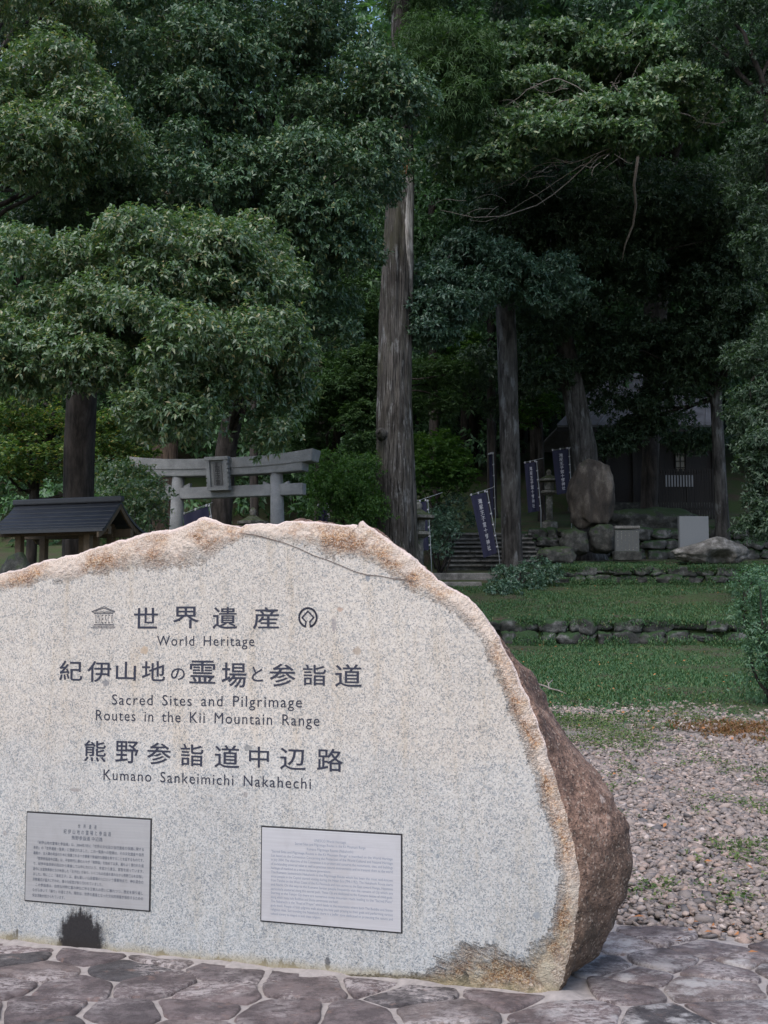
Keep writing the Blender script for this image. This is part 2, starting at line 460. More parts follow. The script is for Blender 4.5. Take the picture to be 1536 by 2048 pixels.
def make_mats():
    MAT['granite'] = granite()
    MAT['side'] = stone_side()
    MAT['ink'] = simple('dark blue paint in the carving', (.012, .014, .030), .6)
    MAT['steel'] = plate_mat('brushed steel plate', (.35, .345, .35))
    MAT['steel2'] = plate_mat('pale plate', (.46, .452, .47))
    MAT['black'] = simple('black joint', (.012, .011, .012), .7)
    MAT['print'] = simple('etched lettering', (.055, .065, .09), .6)
    MAT['print2'] = simple('faded lettering', (.20, .23, .28), .6)
    MAT['flagstone'] = flag_stone()
    MAT['mortar'] = simple('pale mortar', (.31, .275, .258), .9, 24, .35, bump=.5)
    MAT['torii'] = rock_mat('grey torii granite', [(.15, .153, .155), (.21, .213, .213), (.275, .276, .273)], .8, speck=110)
    MAT['toriidark'] = simple('dark weathered plaque stone', (.11, .11, .11), .9, 40, .5)
    MAT['lantern'] = rock_mat('mossy lantern stone', [(.06, .06, .055), (.13, .125, .11), (.25, .245, .22)], 2.5, moss=(.05, .065, .03), moss_amt=.66)
    MAT['rock'] = rock_mat('dark mossy rock', [(.018, .02, .018), (.045, .046, .043), (.11, .108, .10)], 1.6, moss=(.028, .045, .018), moss_amt=.62)
    MAT['wallrock'] = rock_mat('mossy wall stone', [(.018, .020, .019), (.05, .051, .049), (.17, .17, .17)], 1.3, moss=(.022, .045, .018), moss_amt=.54)
    MAT['boulder'] = rock_mat('brown standing boulder', [(.020, .018, .017), (.048, .041, .035), (.135, .12, .105)], 1.0, streak=True, moss=(.045, .05, .03), moss_amt=.80)
    MAT['archrock'] = rock_mat('grey arched rock', [(.05, .048, .044), (.12, .115, .105), (.26, .25, .24)], 1.6, moss=(.03, .045, .02), moss_amt=.86)
    MAT['slab'] = simple('grey polished granite slab', (.16, .172, .183), .8, 90, .4)
    MAT['slab2'] = simple('dull grey slab', (.085, .09, .09), .8, 60, .4)
    MAT['step'] = rock_mat('worn step stone', [(.08, .08, .075), (.15, .145, .135), (.24, .23, .22)], 2.0, moss=(.05, .06, .04), moss_amt=.86)
    MAT['cloth'] = simple('navy cloth', (.013, .014, .042), .85, 6, .25)
    MAT['white'] = simple('white dye', (.36, .36, .39), .85)
    MAT['pole'] = simple('white plastic pole', (.26, .28, .30), .5)
    MAT['roof'] = simple('dark sheet roof', (.022, .024, .030), .55, 9, .4)
    MAT['shroof'] = simple('weathered grey roof sheet', (.185, .182, .20), .6, 2.2, .5)
    MAT['wood'] = simple('dark stained wood', (.10, .068, .040), .8, 25, .5)
    MAT['oldwood'] = simple('old grey brown wood', (.015, .0125, .0115), .9, 25, .5)
    MAT['paper'] = simple('pale paper screen', (.16, .15, .125), .9)
    MAT['picket'] = simple('white painted wood', (.17, .175, .185), .8)
    MAT['twig'] = simple('pale bare twig', (.22, .19, .17), .9, 12, .5)
    MAT['limb'] = bark_mat('grey limb bark', (.05, .042, .035), (.16, .135, .115), (.30, .27, .245), .6, (9, 9, 4))
    MAT['cedar'] = bark_mat('cedar bark', (.010, .0092, .0085), (.064, .059, .054), (.19, .192, .192), .60, (30, 30, 1.5), moss=(.045, .045, .028))
    MAT['darkbark'] = bark_mat('dark bark', (.012, .011, .010), (.035, .03, .027), (.08, .075, .07), .7, (9, 9, 1.4))
    MAT['brownbark'] = bark_mat('brown bark', (.03, .022, .018), (.085, .062, .048), (.16, .14, .125), .66, (13, 13, 1.2))
    MAT['greybark'] = bark_mat('pale grey bark', (.018, .0175, .017), (.048, .046, .044), (.11, .115, .118), .60, (10, 10, 1.5))
    MAT['snag'] = bark_mat('bleached bare wood', (.10, .09, .082), (.27, .255, .24), (.40, .385, .37), .5, (40, 40, 2.2))
    MAT['snagred'] = simple('torn orange wood', (.30, .14, .07), .9, 14, .5)
    MAT['deadleaf'] = simple('dead orange leaf', (.30, .12, .04), .8)
    MAT['grass'] = leaf_mat('lawn grass', [(0, (0.036, 0.09, 0.042)), (0.5, (0.06, 0.135, 0.062)), (0.85, (0.095, 0.165, 0.068)), (1, (0.16, 0.16, 0.08))], .6, .25, .25) if True else leaf_mat('x', [(0, (0.0322, 0.0713, 0.023)), (0.5, (0.0517, 0.1092, 0.0322)), (0.85, (0.0862, 0.1437, 0.0403)), (1, (0.161, 0.161, 0.0575))], .6, .25, .25)
    MAT['weed'] = leaf_mat('weed leaves', [(0, (.055, .10, .035)), (.6, (.10, .16, .05)), (1, (.19, .21, .08))], .6, .25, .25)
    MAT['hay'] = leaf_mat('dry brown grass', [(0, (.15, .070, .035)), (.5, (.25, .12, .06)), (1, (.16, .12, .05))], .8, .2, .2)
    L = leaf_mat
    MAT['leafA'] = L('glossy evergreen leaves', [(0, (0.051, 0.1045, 0.0519)), (0.4, (0.0841, 0.152, 0.0727)), (0.8, (0.1274, 0.1959, 0.0935)), (0.92, (0.2103, 0.2434, 0.1103)), (0.985, (0.3, 0.2493, 0.1298)), (1, (0.1912, 0.2256, 0.1168))], .40, .8, .32)
    MAT['leafB'] = L('dark evergreen leaves', [(0, (0.031, 0.0694, 0.0407)), (0.6, (0.062, 0.1205, 0.0633)), (0.94, (0.0997, 0.1666, 0.077)), (1, (0.2216, 0.2084, 0.0905))], .42, .45, .15)
    MAT['leafC'] = L('fresh green oak leaves', [(0, (0.0428, 0.0849, 0.0449)), (0.5, (0.0777, 0.1467, 0.0649)), (0.9, (0.1264, 0.2085, 0.0848)), (1, (0.2527, 0.278, 0.1248))], .40, .6, .25)
    MAT['leafD'] = L('blue green leaves', [(0, (0.0336, 0.0734, 0.0538)), (0.5, (0.063, 0.1296, 0.0896)), (1, (0.1155, 0.1901, 0.1232))], .40, .5, .15)
    MAT['leafE'] = L('shaded leaves', [(0, (0.0255, 0.0507, 0.0316)), (0.6, (0.0474, 0.0845, 0.0527)), (1, (0.0819, 0.1268, 0.0737))], .5, .35, .3)  # darker leaf colour, painting in the shade of the right-hand trees
    MAT['leafG'] = L('pale blue green leaves', [(0, (.04, .10, .055)), (.6, (.075, .155, .09)), (1, (.12, .20, .10))], .5, .4, .3)
    MAT['leafM'] = L('light maple leaves', [(0, (0.033, 0.0825, 0.0198)), (0.6, (0.0605, 0.1375, 0.0308)), (1, (0.099, 0.176, 0.0385))], .55, .3, .4)
    MAT['leafY'] = L('yellow green leaves', [(0, (.05, .11, .035)), (.6, (.10, .17, .05)), (.9, (.20, .24, .07)), (1, (.36, .22, .08))], .55, .3, .45)
    MAT['needle'] = L('cedar needles', [(0, (0.0302, 0.0647, 0.0274)), (0.6, (0.0538, 0.1078, 0.0392)), (1, (0.084, 0.1417, 0.0549))], .6, .25, .25)
    MAT['leafF'] = L('forest leaves', [(0, (0.042, 0.0874, 0.0485)), (0.6, (0.077, 0.1614, 0.0807)), (1, (0.1469, 0.2691, 0.121))], .5, .4, .25)
    # ground sheet
    m = M('soil with moss and grit')
    p = m.coord('Object')
    n1 = m.noise(p, 1.4, 6, .65); n2 = m.noise(p, 22, 5, .7)
    c = m.ramp(n2, [(.3, (.03, .024, .018)), (.55, (.062, .05, .036)), (.75, (.10, .085, .062))])
    c = m.mix(m.ramp(n1, [(.36, 0), (.56, .9)]), c, m.mix(n2, (.020, .040, .014), (.05, .075, .026)))
    gz = m.n('ShaderNodeSeparateXYZ', {0: p}).outputs[1]
    c = m.mix(m.ramp(m.math('MULTIPLY', m.math('ADD', gz, m.math('MULTIPLY', n1, 1.6)), .05), [(.66, .95), (.74, 0)]), c, m.mix(n2, (.10, .085, .072), (.24, .215, .195)))
    MAT['soil'] = m.done(c, .95, m.bump(n2, .6, .03), spec=.2)
    m = M('river gravel')
    c = m.ramp(m.island(), [(0, (0.157, 0.132, 0.122)), (0.2, (0.267, 0.22, 0.194)), (0.36, (0.102, 0.094, 0.096)), (0.52, (0.33, 0.268, 0.238)), (0.66, (0.212, 0.164, 0.142)), (0.8, (0.173, 0.157, 0.155)), (0.93, (0.298, 0.216, 0.179)), (1, (0.431, 0.368, 0.337))])
    g = m.noise(m.coord('Object'), 160, 3, .6)
    c = m.mix(m.ramp(g, [(.35, .5), (.6, 0)]), c, m.mix(1, c, (.6, .58, .56), 'MULTIPLY'))
    MAT['gravel'] = m.done(c, .75, spec=.3)

def plate_mat(name, c):
    m = M(name)
    n = m.noise(m.coord('Object', (3, 3, 160)), 1.0, 4, .6)
    col = m.mix(m.ramp(n, [(.35, .35), (.65, 0)]), c, tuple(v * .72 for v in c))
    st = m.noise(m.coord('Object', (5, 5, 3)), 1.2, 5, .7)
    col = m.mix(m.ramp(st, [(.48, 0), (.7, .4)]), col, tuple(v * k for v, k in zip(c, (.72, .70, .68))))
    return m.done(col, .42, spec=.5, metal=.35)

# ------------------------------------------------------------------ the stone's face plane
def ground_hit(px, py):
    d = ray(px, py)
    t = -CAMZ / d[2]
    return np.array([d[0] * t, d[1] * t, 0.0])

P0 = ground_hit(0, 1886)
P1 = ground_hit(1108, 1997)
FU = (P1 - P0) / np.linalg.norm(P1 - P0)
FN = np.array([FU[1], -FU[0], 0.0])            # towards the camera
FO = P1.copy()                                 # face origin: its lower right corner
CAMP = np.array([0, 0, CAMZ])

def face_uv(px, py):
    d = ray(px, py)
    t = ((FO - CAMP) @ FN) / (d @ FN)
    p = CAMP + d * t
    return (p - FO) @ FU, p[2]

def face_pt(u, v, out=0.0):
    return FO + FU * u + np.array([0, 0, v]) + FN * out

FU_STAIN = face_uv(162, 1880)[0]
make_mats()
# ------------------------------------------------------------------ foliage
def unit(a):
    return a / (np.linalg.norm(a, axis=-1, keepdims=True) + 1e-9)

def leaves(base, d, nrm, L, W, droop, fold=.13):
    """rhombic leaves folded along the midrib; returns vertices and triangles"""
    n = len(base)
    side = unit(np.cross(d, nrm))
    up = unit(np.cross(side, d))
    L = L[:, None]; W = W[:, None]
    v0 = base
    vl = base + d * L * .45 + side * W * .5 + up * W * fold
    vr = base + d * L * .45 - side * W * .5 + up * W * fold
    vt = base + d * L - np.array([0, 0, 1.0]) * droop * L
    V = np.stack([v0, vl, vt, vr], 1).reshape(-1, 3)
    i = np.arange(n)[:, None] * 4
    F = np.concatenate([i + np.array([[0, 2, 1]]), i + np.array([[0, 3, 2]])], 0)
    return V, F

def spray_crown(rng, C, Rr, dens, per, L, W, droop=.12, upb=.35, twig=.10, flat=.75, layer=False, under=.35, upn=.5):
    """C (m,3) bough centres, Rr (m,) radii; sprays of leaves over each bough's dome"""
    area = 4 * math.pi * Rr ** 2
    cnt = rng.poisson(np.maximum(1, area * dens))
    idx = np.repeat(np.arange(len(C)), cnt)
    d = unit(rng.normal(size=(len(idx), 3)))
    keep = (d[:, 2] > -.25) | (rng.random(len(d)) < under)
    d, idx = d[keep], idx[keep]
    rr = Rr[idx] * (.62 + .42 * rng.random(len(idx)) ** .6)
    rr *= 1 + .30 * (rng.random(len(idx)) < .14) * rng.random(len(idx))
    sc_ = np.array([1, 1, flat])
    p = C[idx] + d * rr[:, None] * sc_
    # break the dome: ragged edge by a smooth random lump
    ph = rng.uniform(0, 6.28, (len(C), 3))
    lump = .16 * np.sin(d[:, 0] * 5 + ph[idx, 0]) * np.sin(d[:, 1] * 5 + ph[idx, 1]) + .10 * np.sin(d[:, 2] * 8 + ph[idx, 2])
    p += d * (lump * Rr[idx])[:, None]
    axis = unit(d * .8 + rng.normal(size=d.shape) * .4 + np.array([0, 0, upb * .5]))
    n = len(p)
    p = np.repeat(p, per, 0); ax = np.repeat(axis, per, 0)
    k = np.tile(np.arange(per), n)
    ref = unit(np.cross(ax, rng.normal(size=ax.shape)))
    ref = np.repeat(ref[::per], per, 0)
    oth = np.cross(ax, ref)
    an = k * 2.4 + rng.normal(0, .35, len(k))
    rad = ref * np.cos(an)[:, None] + oth * np.sin(an)[:, None]
    if layer:
        rad[:, 2] *= .25
    dirn = unit(ax * .45 + rad * .95 + np.array([0, 0, -droop * 1.5]) + rng.normal(size=ax.shape) * .12)
    base = p + ax * (rng.random(len(p)) * twig)[:, None]
    nrm = unit(ax * .55 + np.array([0, 0, 1.0 if layer else upn]) + rng.normal(size=ax.shape) * .34)
    Ls = L * rng.uniform(.5, 1.25, len(p)); Ws = W * rng.uniform(.75, 1.2, len(p))
    return leaves(base, dirn, nrm, Ls, Ws, droop)

def boughs(rng, masses, rmin, rmax, inner=.45):
    """masses: (px, py, rx, ry, Y, depth m, number) ellipses in the photo with a real distance and depth -> centres and radii"""
    C, Q = [], []
    for px, py, rx, ry, Y, dep, num in masses:
        c = at(px, py, Y)
        s = Y / FPX
        for _ in range(num):
            d = rng.normal(size=3); d /= np.linalg.norm(d)
            r = rng.uniform(inner, 1.0) ** .6
            C.append(c + np.array([d[0] * rx * s, d[1] * dep, d[2] * ry * s]) * r)
            Q.append(rng.uniform(rmin, rmax))
    return np.array(C), np.array(Q)

def trunk_mb(pts, rad, n=20, ridge=.05, seed=0, step=.25):
    """trunk along pts with ridged bark"""
    mb = MB()
    pts = [np.array(p, float) for p in pts]
    P, Q = [], []
    for i in range(len(pts) - 1):
        L = np.linalg.norm(pts[i + 1] - pts[i])
        m = max(1, int(L / step))
        for k in range(m):
            f = k / m
            P.append(pts[i] * (1 - f) + pts[i + 1] * f); Q.append(rad[i] * (1 - f) + rad[i + 1] * f)
    P.append(pts[-1]); Q.append(rad[-1])
    mb.tube(P, Q, n)
    V = np.array(mb.V)
    for i, p in enumerate(P):
        for k in range(n):
            j = i * n + k
            dv = V[j] - p
            a = 2 * math.pi * k / n
            f = 1 + ridge * (mnoise.noise((math.cos(a) * 3.2 + seed, math.sin(a) * 3.2, p[2] * .5)) * 1.4 + mnoise.noise((math.cos(a) * 9, math.sin(a) * 9 + seed, p[2] * 1.3)) * .8 + (1.1 * mnoise.noise((math.cos(a) * 15, math.sin(a) * 15 + seed, p[2] * .9)) if n >= 40 else 0))
            V[j] = p + dv * f
    mb.V = [tuple(v) for v in V]
    return mb

def limb(mb, a, b, r0, r1, rng, n=6, sag=.12, seg=7):
    a, b = np.array(a, float), np.array(b, float)
    L = np.linalg.norm(b - a)
    Lc = min(L, 2.2)
    seg = max(seg, min(24, int(L / .35)))
    j = rng.normal(size=3) * .07 * Lc * 1.5
    j2 = rng.normal(size=3) * .05 * Lc
    pts, rs = [], []
    for k in range(seg + 1):
        t = k / seg
        p = a + (b - a) * t + j * math.sin(math.pi * t) + j2 * math.sin(2 * math.pi * t) + np.array([0, 0, sag * L * math.sin(math.pi * t)])
        p = p + rng.normal(size=3) * .010 * Lc * (0 < k < seg)
        pts.append(p); rs.append(r0 + (r1 - r0) * t)
    mb.tube(pts, rs, n)

def tree(name, label, cat, trunk_px, masses, leaf, bark, seed, rmin=.35, rmax=.6, dens=60, per=7, L=.085, W=.034, droop=.12,
         group=None, limbs=10, limb_r=.04, n=20, ridge=.05, layer=False, flat=.75, top=None, extra=None, under=.35, inner=.45, hmin=.45, upn=.5):
    """trunk_px: list of (px, py, width px, Y), first entry the foot (py None = stands on the ground there)"""
    rng = np.random.default_rng(seed)
    pts, rad = [], []
    for px, py, w, Y in trunk_px:
        if py is None:
            x = (px - 768) / FPX * Y
            p = np.array([x, Y, zg(x, Y) - .15])
        else:
            p = at(px, py, Y)
        pts.append(p); rad.append(w / 2 * Y / FPX)
    if trunk_px[0][1] is None and len(pts) > 1:      # root flare
        f = pts[0] + (pts[1] - pts[0]) * min(.5, .55 / max(.6, np.linalg.norm(pts[1] - pts[0])))
        pts.insert(1, f); rad.insert(1, rad[0] * 1.02); rad[0] *= 1.45
    if top is not None:
        pts.append(at(*top[:2], top[3])); rad.append(top[2] / 2 * top[3] / FPX)
    root = empty(name, pts[0], label, cat, group)
    mb = trunk_mb(pts, rad, n, ridge, seed)
    C, Q = boughs(rng, masses, rmin, rmax, inner)
    if extra is not None:
        C = np.concatenate([C, extra[0]]); Q = np.concatenate([Q, extra[1]])
    P = np.array(pts)
    zt = P[:, 2]
    for k in rng.permutation(len(C))[:limbs]:
        c = C[k]
        h = np.linalg.norm(c[:2] - P[-1][:2])
        z = np.clip(c[2] - .35 * h, zt[0] + hmin * (zt[-1] - zt[0]), zt[-1])
        a = np.array([np.interp(z, zt, P[:, i]) for i in range(3)])
        limb(mb, a, c, min(limb_r * 1.6, .7 * np.interp(z, zt, rad)), limb_r * .3, rng)
    mb.build('trunk', bark, root, True)
    V, F = spray_crown(rng, C, Q, dens, per, L, W, droop, layer=layer, flat=flat, under=under, upn=upn)
    link('crown', fast_mesh('crown', V, F), leaf, root)
    return root

def shrub(name, label, cat, masses, leaf, seed, foot, rmin=.2, rmax=.4, dens=60, per=7, L=.07, W=.03, group=None, stems=6, layer=False, bark=None, droop=.1):
    rng = np.random.default_rng(seed)
    C, Q = boughs(rng, masses, rmin, rmax)
    x, y = foot
    f = np.array([x, y, zg(x, y) - .05])
    root = empty(name, f, label, cat, group)
    mb = MB()
    for k in rng.permutation(len(C))[:stems]:
        limb(mb, f + rng.normal(size=3) * np.array([.08, .08, 0]), C[k], .03, .008, rng, 5, .05)
    mb.build('stems', bark or MAT['darkbark'], root, True)
    V, F = spray_crown(rng, C, Q, dens, per, L, W, droop, layer=layer)
    link('foliage', fast_mesh('foliage', V, F), leaf, root)
    return root

def xg(px, Y): return (px - 768) / FPX * Y

# ------------------------------------------------------------------ ground
def build_ground():
    xs = np.unique(np.concatenate([np.linspace(-60, -12, 13), np.linspace(-12, 14, 79), np.linspace(14, 60, 13)]))
    ys = np.unique(np.concatenate([np.linspace(-40, 2, 12), np.linspace(2, 48, 140), np.linspace(48, 110, 25),
                                   [24, 24.12, 31, 31.12, 37, 37.12]]))
    V = []
    for y in ys:
        for x in xs:
            z = zg(x, y)
            if 6.3 < y < 46:
                z += .05 * (mnoise.noise((x * .6, y * .6, 0)) + .5 * mnoise.noise((x * 1.7, y * 1.7, 3)))
            elif y >= 46:
                z += 1.2 * mnoise.noise((x * .12, y * .12, 0))
            if y < 6.8: z -= .03
            V.append((x, y, z))
    nx = len(xs)
    F = [(j * nx + i, j * nx + i + 1, (j + 1) * nx + i + 1, (j + 1) * nx + i) for j in range(len(ys) - 1) for i in range(nx - 1)]
    o = link('ground', fast_mesh('ground', V, F, True), MAT['soil'])
    put(o, kind='structure')
build_ground()

# --- crazy paving: voronoi cells, shrunk and raised, over a mortar bed
def clip(poly, n, d):
    out = []
    for i in range(len(poly)):
        a, b = poly[i], poly[(i + 1) % len(poly)]
        da, db = a @ n - d, b @ n - d
        if da <= 0: out.append(a)
        if (da < 0) != (db < 0) and da != db:
            out.append(a + (b - a) * (da / (da - db)))
    return out

def paving_limit(x):
    """far edge of the paving"""
    if x < 1.15: return 6.25
    return 6.15 - .62 * (x - 1.15)

def build_paving():
    rng = np.random.default_rng(5)
    pts = []
    y = 2.5
    while y < 6.6:
        x = -4.2 + rng.uniform(0, .3)
        while x < 5.2:
            w = rng.uniform(.20, .44)
            pts.append((x + w / 2 + rng.normal(0, .05), y + rng.normal(0, .068)))
            x += w
        y += rng.uniform(.185, .255)
    P = np.array(pts)
    # axis turned a little so that the rows do not run level
    V, F = [], []
    for i, p in enumerate(P):
        if p[1] > paving_limit(p[0]) - .08: continue
        if (np.array([p[0], p[1], 0]) - FO) @ FN < -.12 and (p - FO[:2]) @ FU[:2] < -.16: continue
        near = np.argsort(((P - p) ** 2).sum(1))[1:22]
        poly = [p + np.array(c) for c in ((-.6, -.6), (.6, -.6), (.6, .6), (-.6, .6))]
        for j in near:
            n = P[j] - p
            L = np.linalg.norm(n); n = n / L
            poly = clip(poly, n, n @ p + L / 2 - rng.uniform(.005, .013))
            if len(poly) < 3: break
        if len(poly) < 3: continue
        # cut by the monument's face line: a mortar lip stays free along it
        if (p - FO[:2]) @ FN[:2] > -.12 and (p - FO[:2]) @ FU[:2] < .04:
            poly = clip(poly, -FN[:2], -FN[:2] @ FO[:2] - .035)
            if len(poly) < 3: continue
        # uneven outline: resample with small noise, corners softened
        c = sum(poly) / len(poly)
        dense = []
        for k in range(len(poly)):
            a, b = poly[k], poly[(k + 1) % len(poly)]
            m = max(2, int(np.linalg.norm(b - a) / .035))
            for t in range(m):
                dense.append(a + (b - a) * t / m)
        D = np.array(dense)
        D = (np.roll(D, 1, 0) + 3 * D + np.roll(D, -1, 0)) / 5
        D += np.array([[mnoise.noise((q[0] * 9, q[1] * 9, 1.3 * i)), mnoise.noise((q[0] * 9, q[1] * 9, 40 + i))] for q in D]) * .016
        n = len(D)
        hgt = rng.uniform(.010, .019)
        tx, ty = rng.normal(0, .012, 2)
        b = len(V)
        rings = [(1.0, -.012), (1.0, hgt - .006), (None, hgt), (.55, hgt + .001)]
        for s, z in rings:
            for q in D:
                dv = q - c
                L = np.linalg.norm(dv)
                qq = c + dv * (max(0, 1 - .009 / L) if s is None else s)
                zz = z + (0 if z < 0 else (qq - c) @ np.array([tx, ty]) + .003 * mnoise.noise((qq[0] * 14, qq[1] * 14, i)))
                V.append((qq[0], qq[1], zz))
        V.append((c[0], c[1], hgt + .001))
        for r in range(3):
            for k in range(n):
                k2 = (k + 1) % n
                F.append((b + r * n + k, b + r * n + k2, b + (r + 1) * n + k2)); F.append((b + r * n + k, b + (r + 1) * n + k2, b + (r + 1) * n + k))
        for k in range(n):
            F.append((b + 3 * n + k, b + 3 * n + (k + 1) % n, b + 4 * n))
    o = link('stone_paving', fast_mesh('stone_paving', V, F, True), MAT['flagstone'])
    put(o, kind='structure')
    # mortar bed
    V, F = [], []
    xs = np.linspace(-4.4, 5.4, 150); ys = np.linspace(2.2, 6.3, 70)
    for y in ys:
        for x in xs:
            yy = min(y, paving_limit(x) + .03)
            lip = 0
            s = (np.array([x, yy, 0]) - FO) @ FN
            if (np.array([x, yy, 0]) - FO) @ FU < .1 and -.1 < s < .05: lip = .016 + .012 * mnoise.noise((x * 5, 0, 0))
            V.append((x, yy, .001 + .006 * mnoise.noise((x * 8, yy * 8, 0)) + lip))
    nx = len(xs)
    F = [(j * nx + i, j * nx + i + 1, (j + 1) * nx + i + 1, (j + 1) * nx + i) for j in range(len(ys) - 1) for i in range(nx - 1)]
    o = link('paving_bed', fast_mesh('paving_bed', V, F, True), MAT['mortar'])
    put(o, kind='structure')
build_paving()

# ------------------------------------------------------------------ the monument stone
def text_mesh(s, spacing=1.0, words=1.0, bold=0.0):
    c = bpy.data.curves.new('lettering', 'FONT')
    c.body = s
    c.space_character = spacing
    c.space_word = words
    c.offset = bold
    c.resolution_u = 3
    o = bpy.data.objects.new('lettering', c)
    COL.objects.link(o)
    dg = bpy.context.evaluated_depsgraph_get()
    me = bpy.data.meshes.new_from_object(o.evaluated_get(dg))
    V = np.array([v.co[:2] for v in me.vertices]).reshape(-1, 2)
    F = [tuple(p.vertices) for p in me.polygons]
    bpy.data.objects.remove(o); bpy.data.curves.remove(c); bpy.data.meshes.remove(me)
    return V, F

OUT = [(-640, 1850), (-668, 1700), (-610, 1520), (-490, 1350), (-310, 1240), (-150, 1190), (-60, 1163), (0, 1145), (45, 1135), (62, 1126), (125, 1110), (150, 1106), (190, 1094), (230, 1080),
       (262, 1072), (290, 1063), (345, 1058), (372, 1048), (392, 1036), (404, 1033), (420, 1037), (438, 1044), (462, 1050), (476, 1054), (486, 1048), (520, 1046),
       (555, 1047), (568, 1042), (600, 1042), (625, 1041), (645, 1045), (690, 1048), (712, 1050), (716, 1043), (721, 1041), (728, 1046), (748, 1060), (790, 1090), (815, 1108), (840, 1129), (865, 1150), (890, 1168), (930, 1192),
       (952, 1212), (968, 1232), (986, 1256), (1008, 1300), (1030, 1345), (1046, 1385), (1066, 1430), (1082, 1470), (1100, 1532), (1118, 1599), (1128, 1625), (1146, 1696),
       (1157, 1758), (1153, 1816), (1145, 1880), (1132, 1931), (1108, 1997)]
BASE = [(0, 1886), (-320, 1857), (-560, 1838)]
def build_monument():
    PXM = 2400 / 5.0
    n0 = len(OUT)
    IR = OUT.index((930, 1192))
    rim0 = np.array([np.interp(p[0], [-640, 0, 60, 180, 320, 400, 450, 480, 530, 600, 720, 850, 930], [30, 35, 40, 50, 70, 76, 40, 22, 24, 40, 56, 44, 30]) if k < IR else
                     np.interp(p[1], [1192, 1300, 1400, 1500, 1600, 1700, 1800, 1880, 1930, 1997], [30, 29, 32, 33, 28, 30, 30, 38, 60, 84]) for k, p in enumerate(OUT)]) / PXM
    bul0 = np.array([0 if k < IR else np.interp(p[1], [1192, 1256, 1327, 1425, 1487, 1541, 1599, 1653, 1705, 1758, 1815, 1868, 1916, 1969, 1997], [0, 5, 13, 17, 38, 66, 86, 106, 113, 102, 94, 80, 66, 44, 0]) for k, p in enumerate(OUT)]) / PXM
    uv = [np.array(face_uv(*p)) for p in OUT]
    bt = [np.array(face_uv(*p)) for p in BASE]
    uv[-1][1] = 0
    bottom = [np.array([uv[-1][0] + (bt[0][0] - uv[-1][0]) * k / 6, -.03]) for k in range(1, 6)] + [np.array([b[0], -.03]) for b in bt]
    uv[-1][1] = -.02
    pts = uv + bottom
    rim = list(rim0) + [.06, .03, .022] + [.012] * (len(bottom) - 3)
    bul = list(bul0) + [0.0] * len(bottom)
    # dense resample
    P, RW, BU = [], [], []
    N = len(pts)
    for i in range(N):
        a, b = pts[i], pts[(i + 1) % N]
        m = max(1, int(np.linalg.norm(b - a) / .012))
        for t in range(m):
            f = t / m
            P.append(a + (b - a) * f); RW.append(rim[i] * (1 - f) + rim[(i + 1) % N] * f); BU.append(bul[i] * (1 - f) + bul[(i + 1) % N] * f)
    P, RW, BU = np.array(P), np.array(RW), np.array(BU)
    n = len(P)
    # chipped outline
    tng = np.roll(P, -1, 0) - np.roll(P, 1, 0)
    nor = np.stack([-tng[:, 1], tng[:, 0]], 1)
    nor /= np.linalg.norm(nor, axis=1)[:, None] + 1e-9
    c = np.array([-1.5, .75])
    nor *= np.sign(((P - c) * nor).sum(1))[:, None]
    for _ in range(6):
        nor = (np.roll(nor, 1, 0) + nor + np.roll(nor, -1, 0)); nor /= np.linalg.norm(nor, axis=1)[:, None]
    for i in range(n):
        if P[i][1] > .0:
            P[i] += nor[i] * (.007 * mnoise.noise((P[i][0] * 16, P[i][1] * 16, 0)) + .005 * mnoise.noise((P[i][0] * 45, P[i][1] * 45, 7)))
    V, A = [], []          # A: fu, fv, fw, rim
    F = []
    # face: rings from the centre out
    S = list(np.linspace(.05, .80, 16)) + list(np.linspace(.82, 1.0, 26))
    Pt = P[None]
    for s in S:
        q = c + (P - c) * s
        for i in range(n):
            dmin = 1e9
            if s > .6:
                lo = np.arange(i - 40, i + 41) % n
                dmin = np.sqrt(((P[lo] - q[i]) ** 2).sum(1).min())
            r = max(0, 1 - dmin / (2 * RW[i])) if RW[i] > 0.02 else 0     # 1 at the edge, .5 at the inner limit of the rim
            k = min(1, max(0, (r - .5) * 2))
            depth = -.028 * k ** 2.2 * (1 if P[i][1] > 0 else 0)
            if k > 0:
                depth += k * (.010 * mnoise.noise((q[i][0] * 14, q[i][1] * 14, 2)) + .006 * mnoise.noise((q[i][0] * 50, q[i][1] * 50, 5)))
            V.append(face_pt(q[i][0], q[i][1], depth)); A.append((q[i][0], q[i][1], 0, r))
    nS = len(S)
    V.append(face_pt(*c)); A.append((c[0], c[1], 0, 0)); ci = len(V) - 1
    for i in range(n):
        F.append((ci, i, (i + 1) % n))
    for r in range(nS - 1):
        for i in range(n):
            i2 = (i + 1) % n
            F.append((r * n + i, r * n + i2, (r + 1) * n + i2)); F.append((r * n + i, (r + 1) * n + i2, (r + 1) * n + i))
    nface = len(F)
    # flank: rings going back
    T = [(.02, .10), (.05, .24), (.09, .42), (.14, .64), (.19, .83), (.25, .97), (.31, 1.0), (.38, .90), (.45, .66), (.50, .30), (.54, -.10)]
    base = (nS - 1) * n
    prev = base
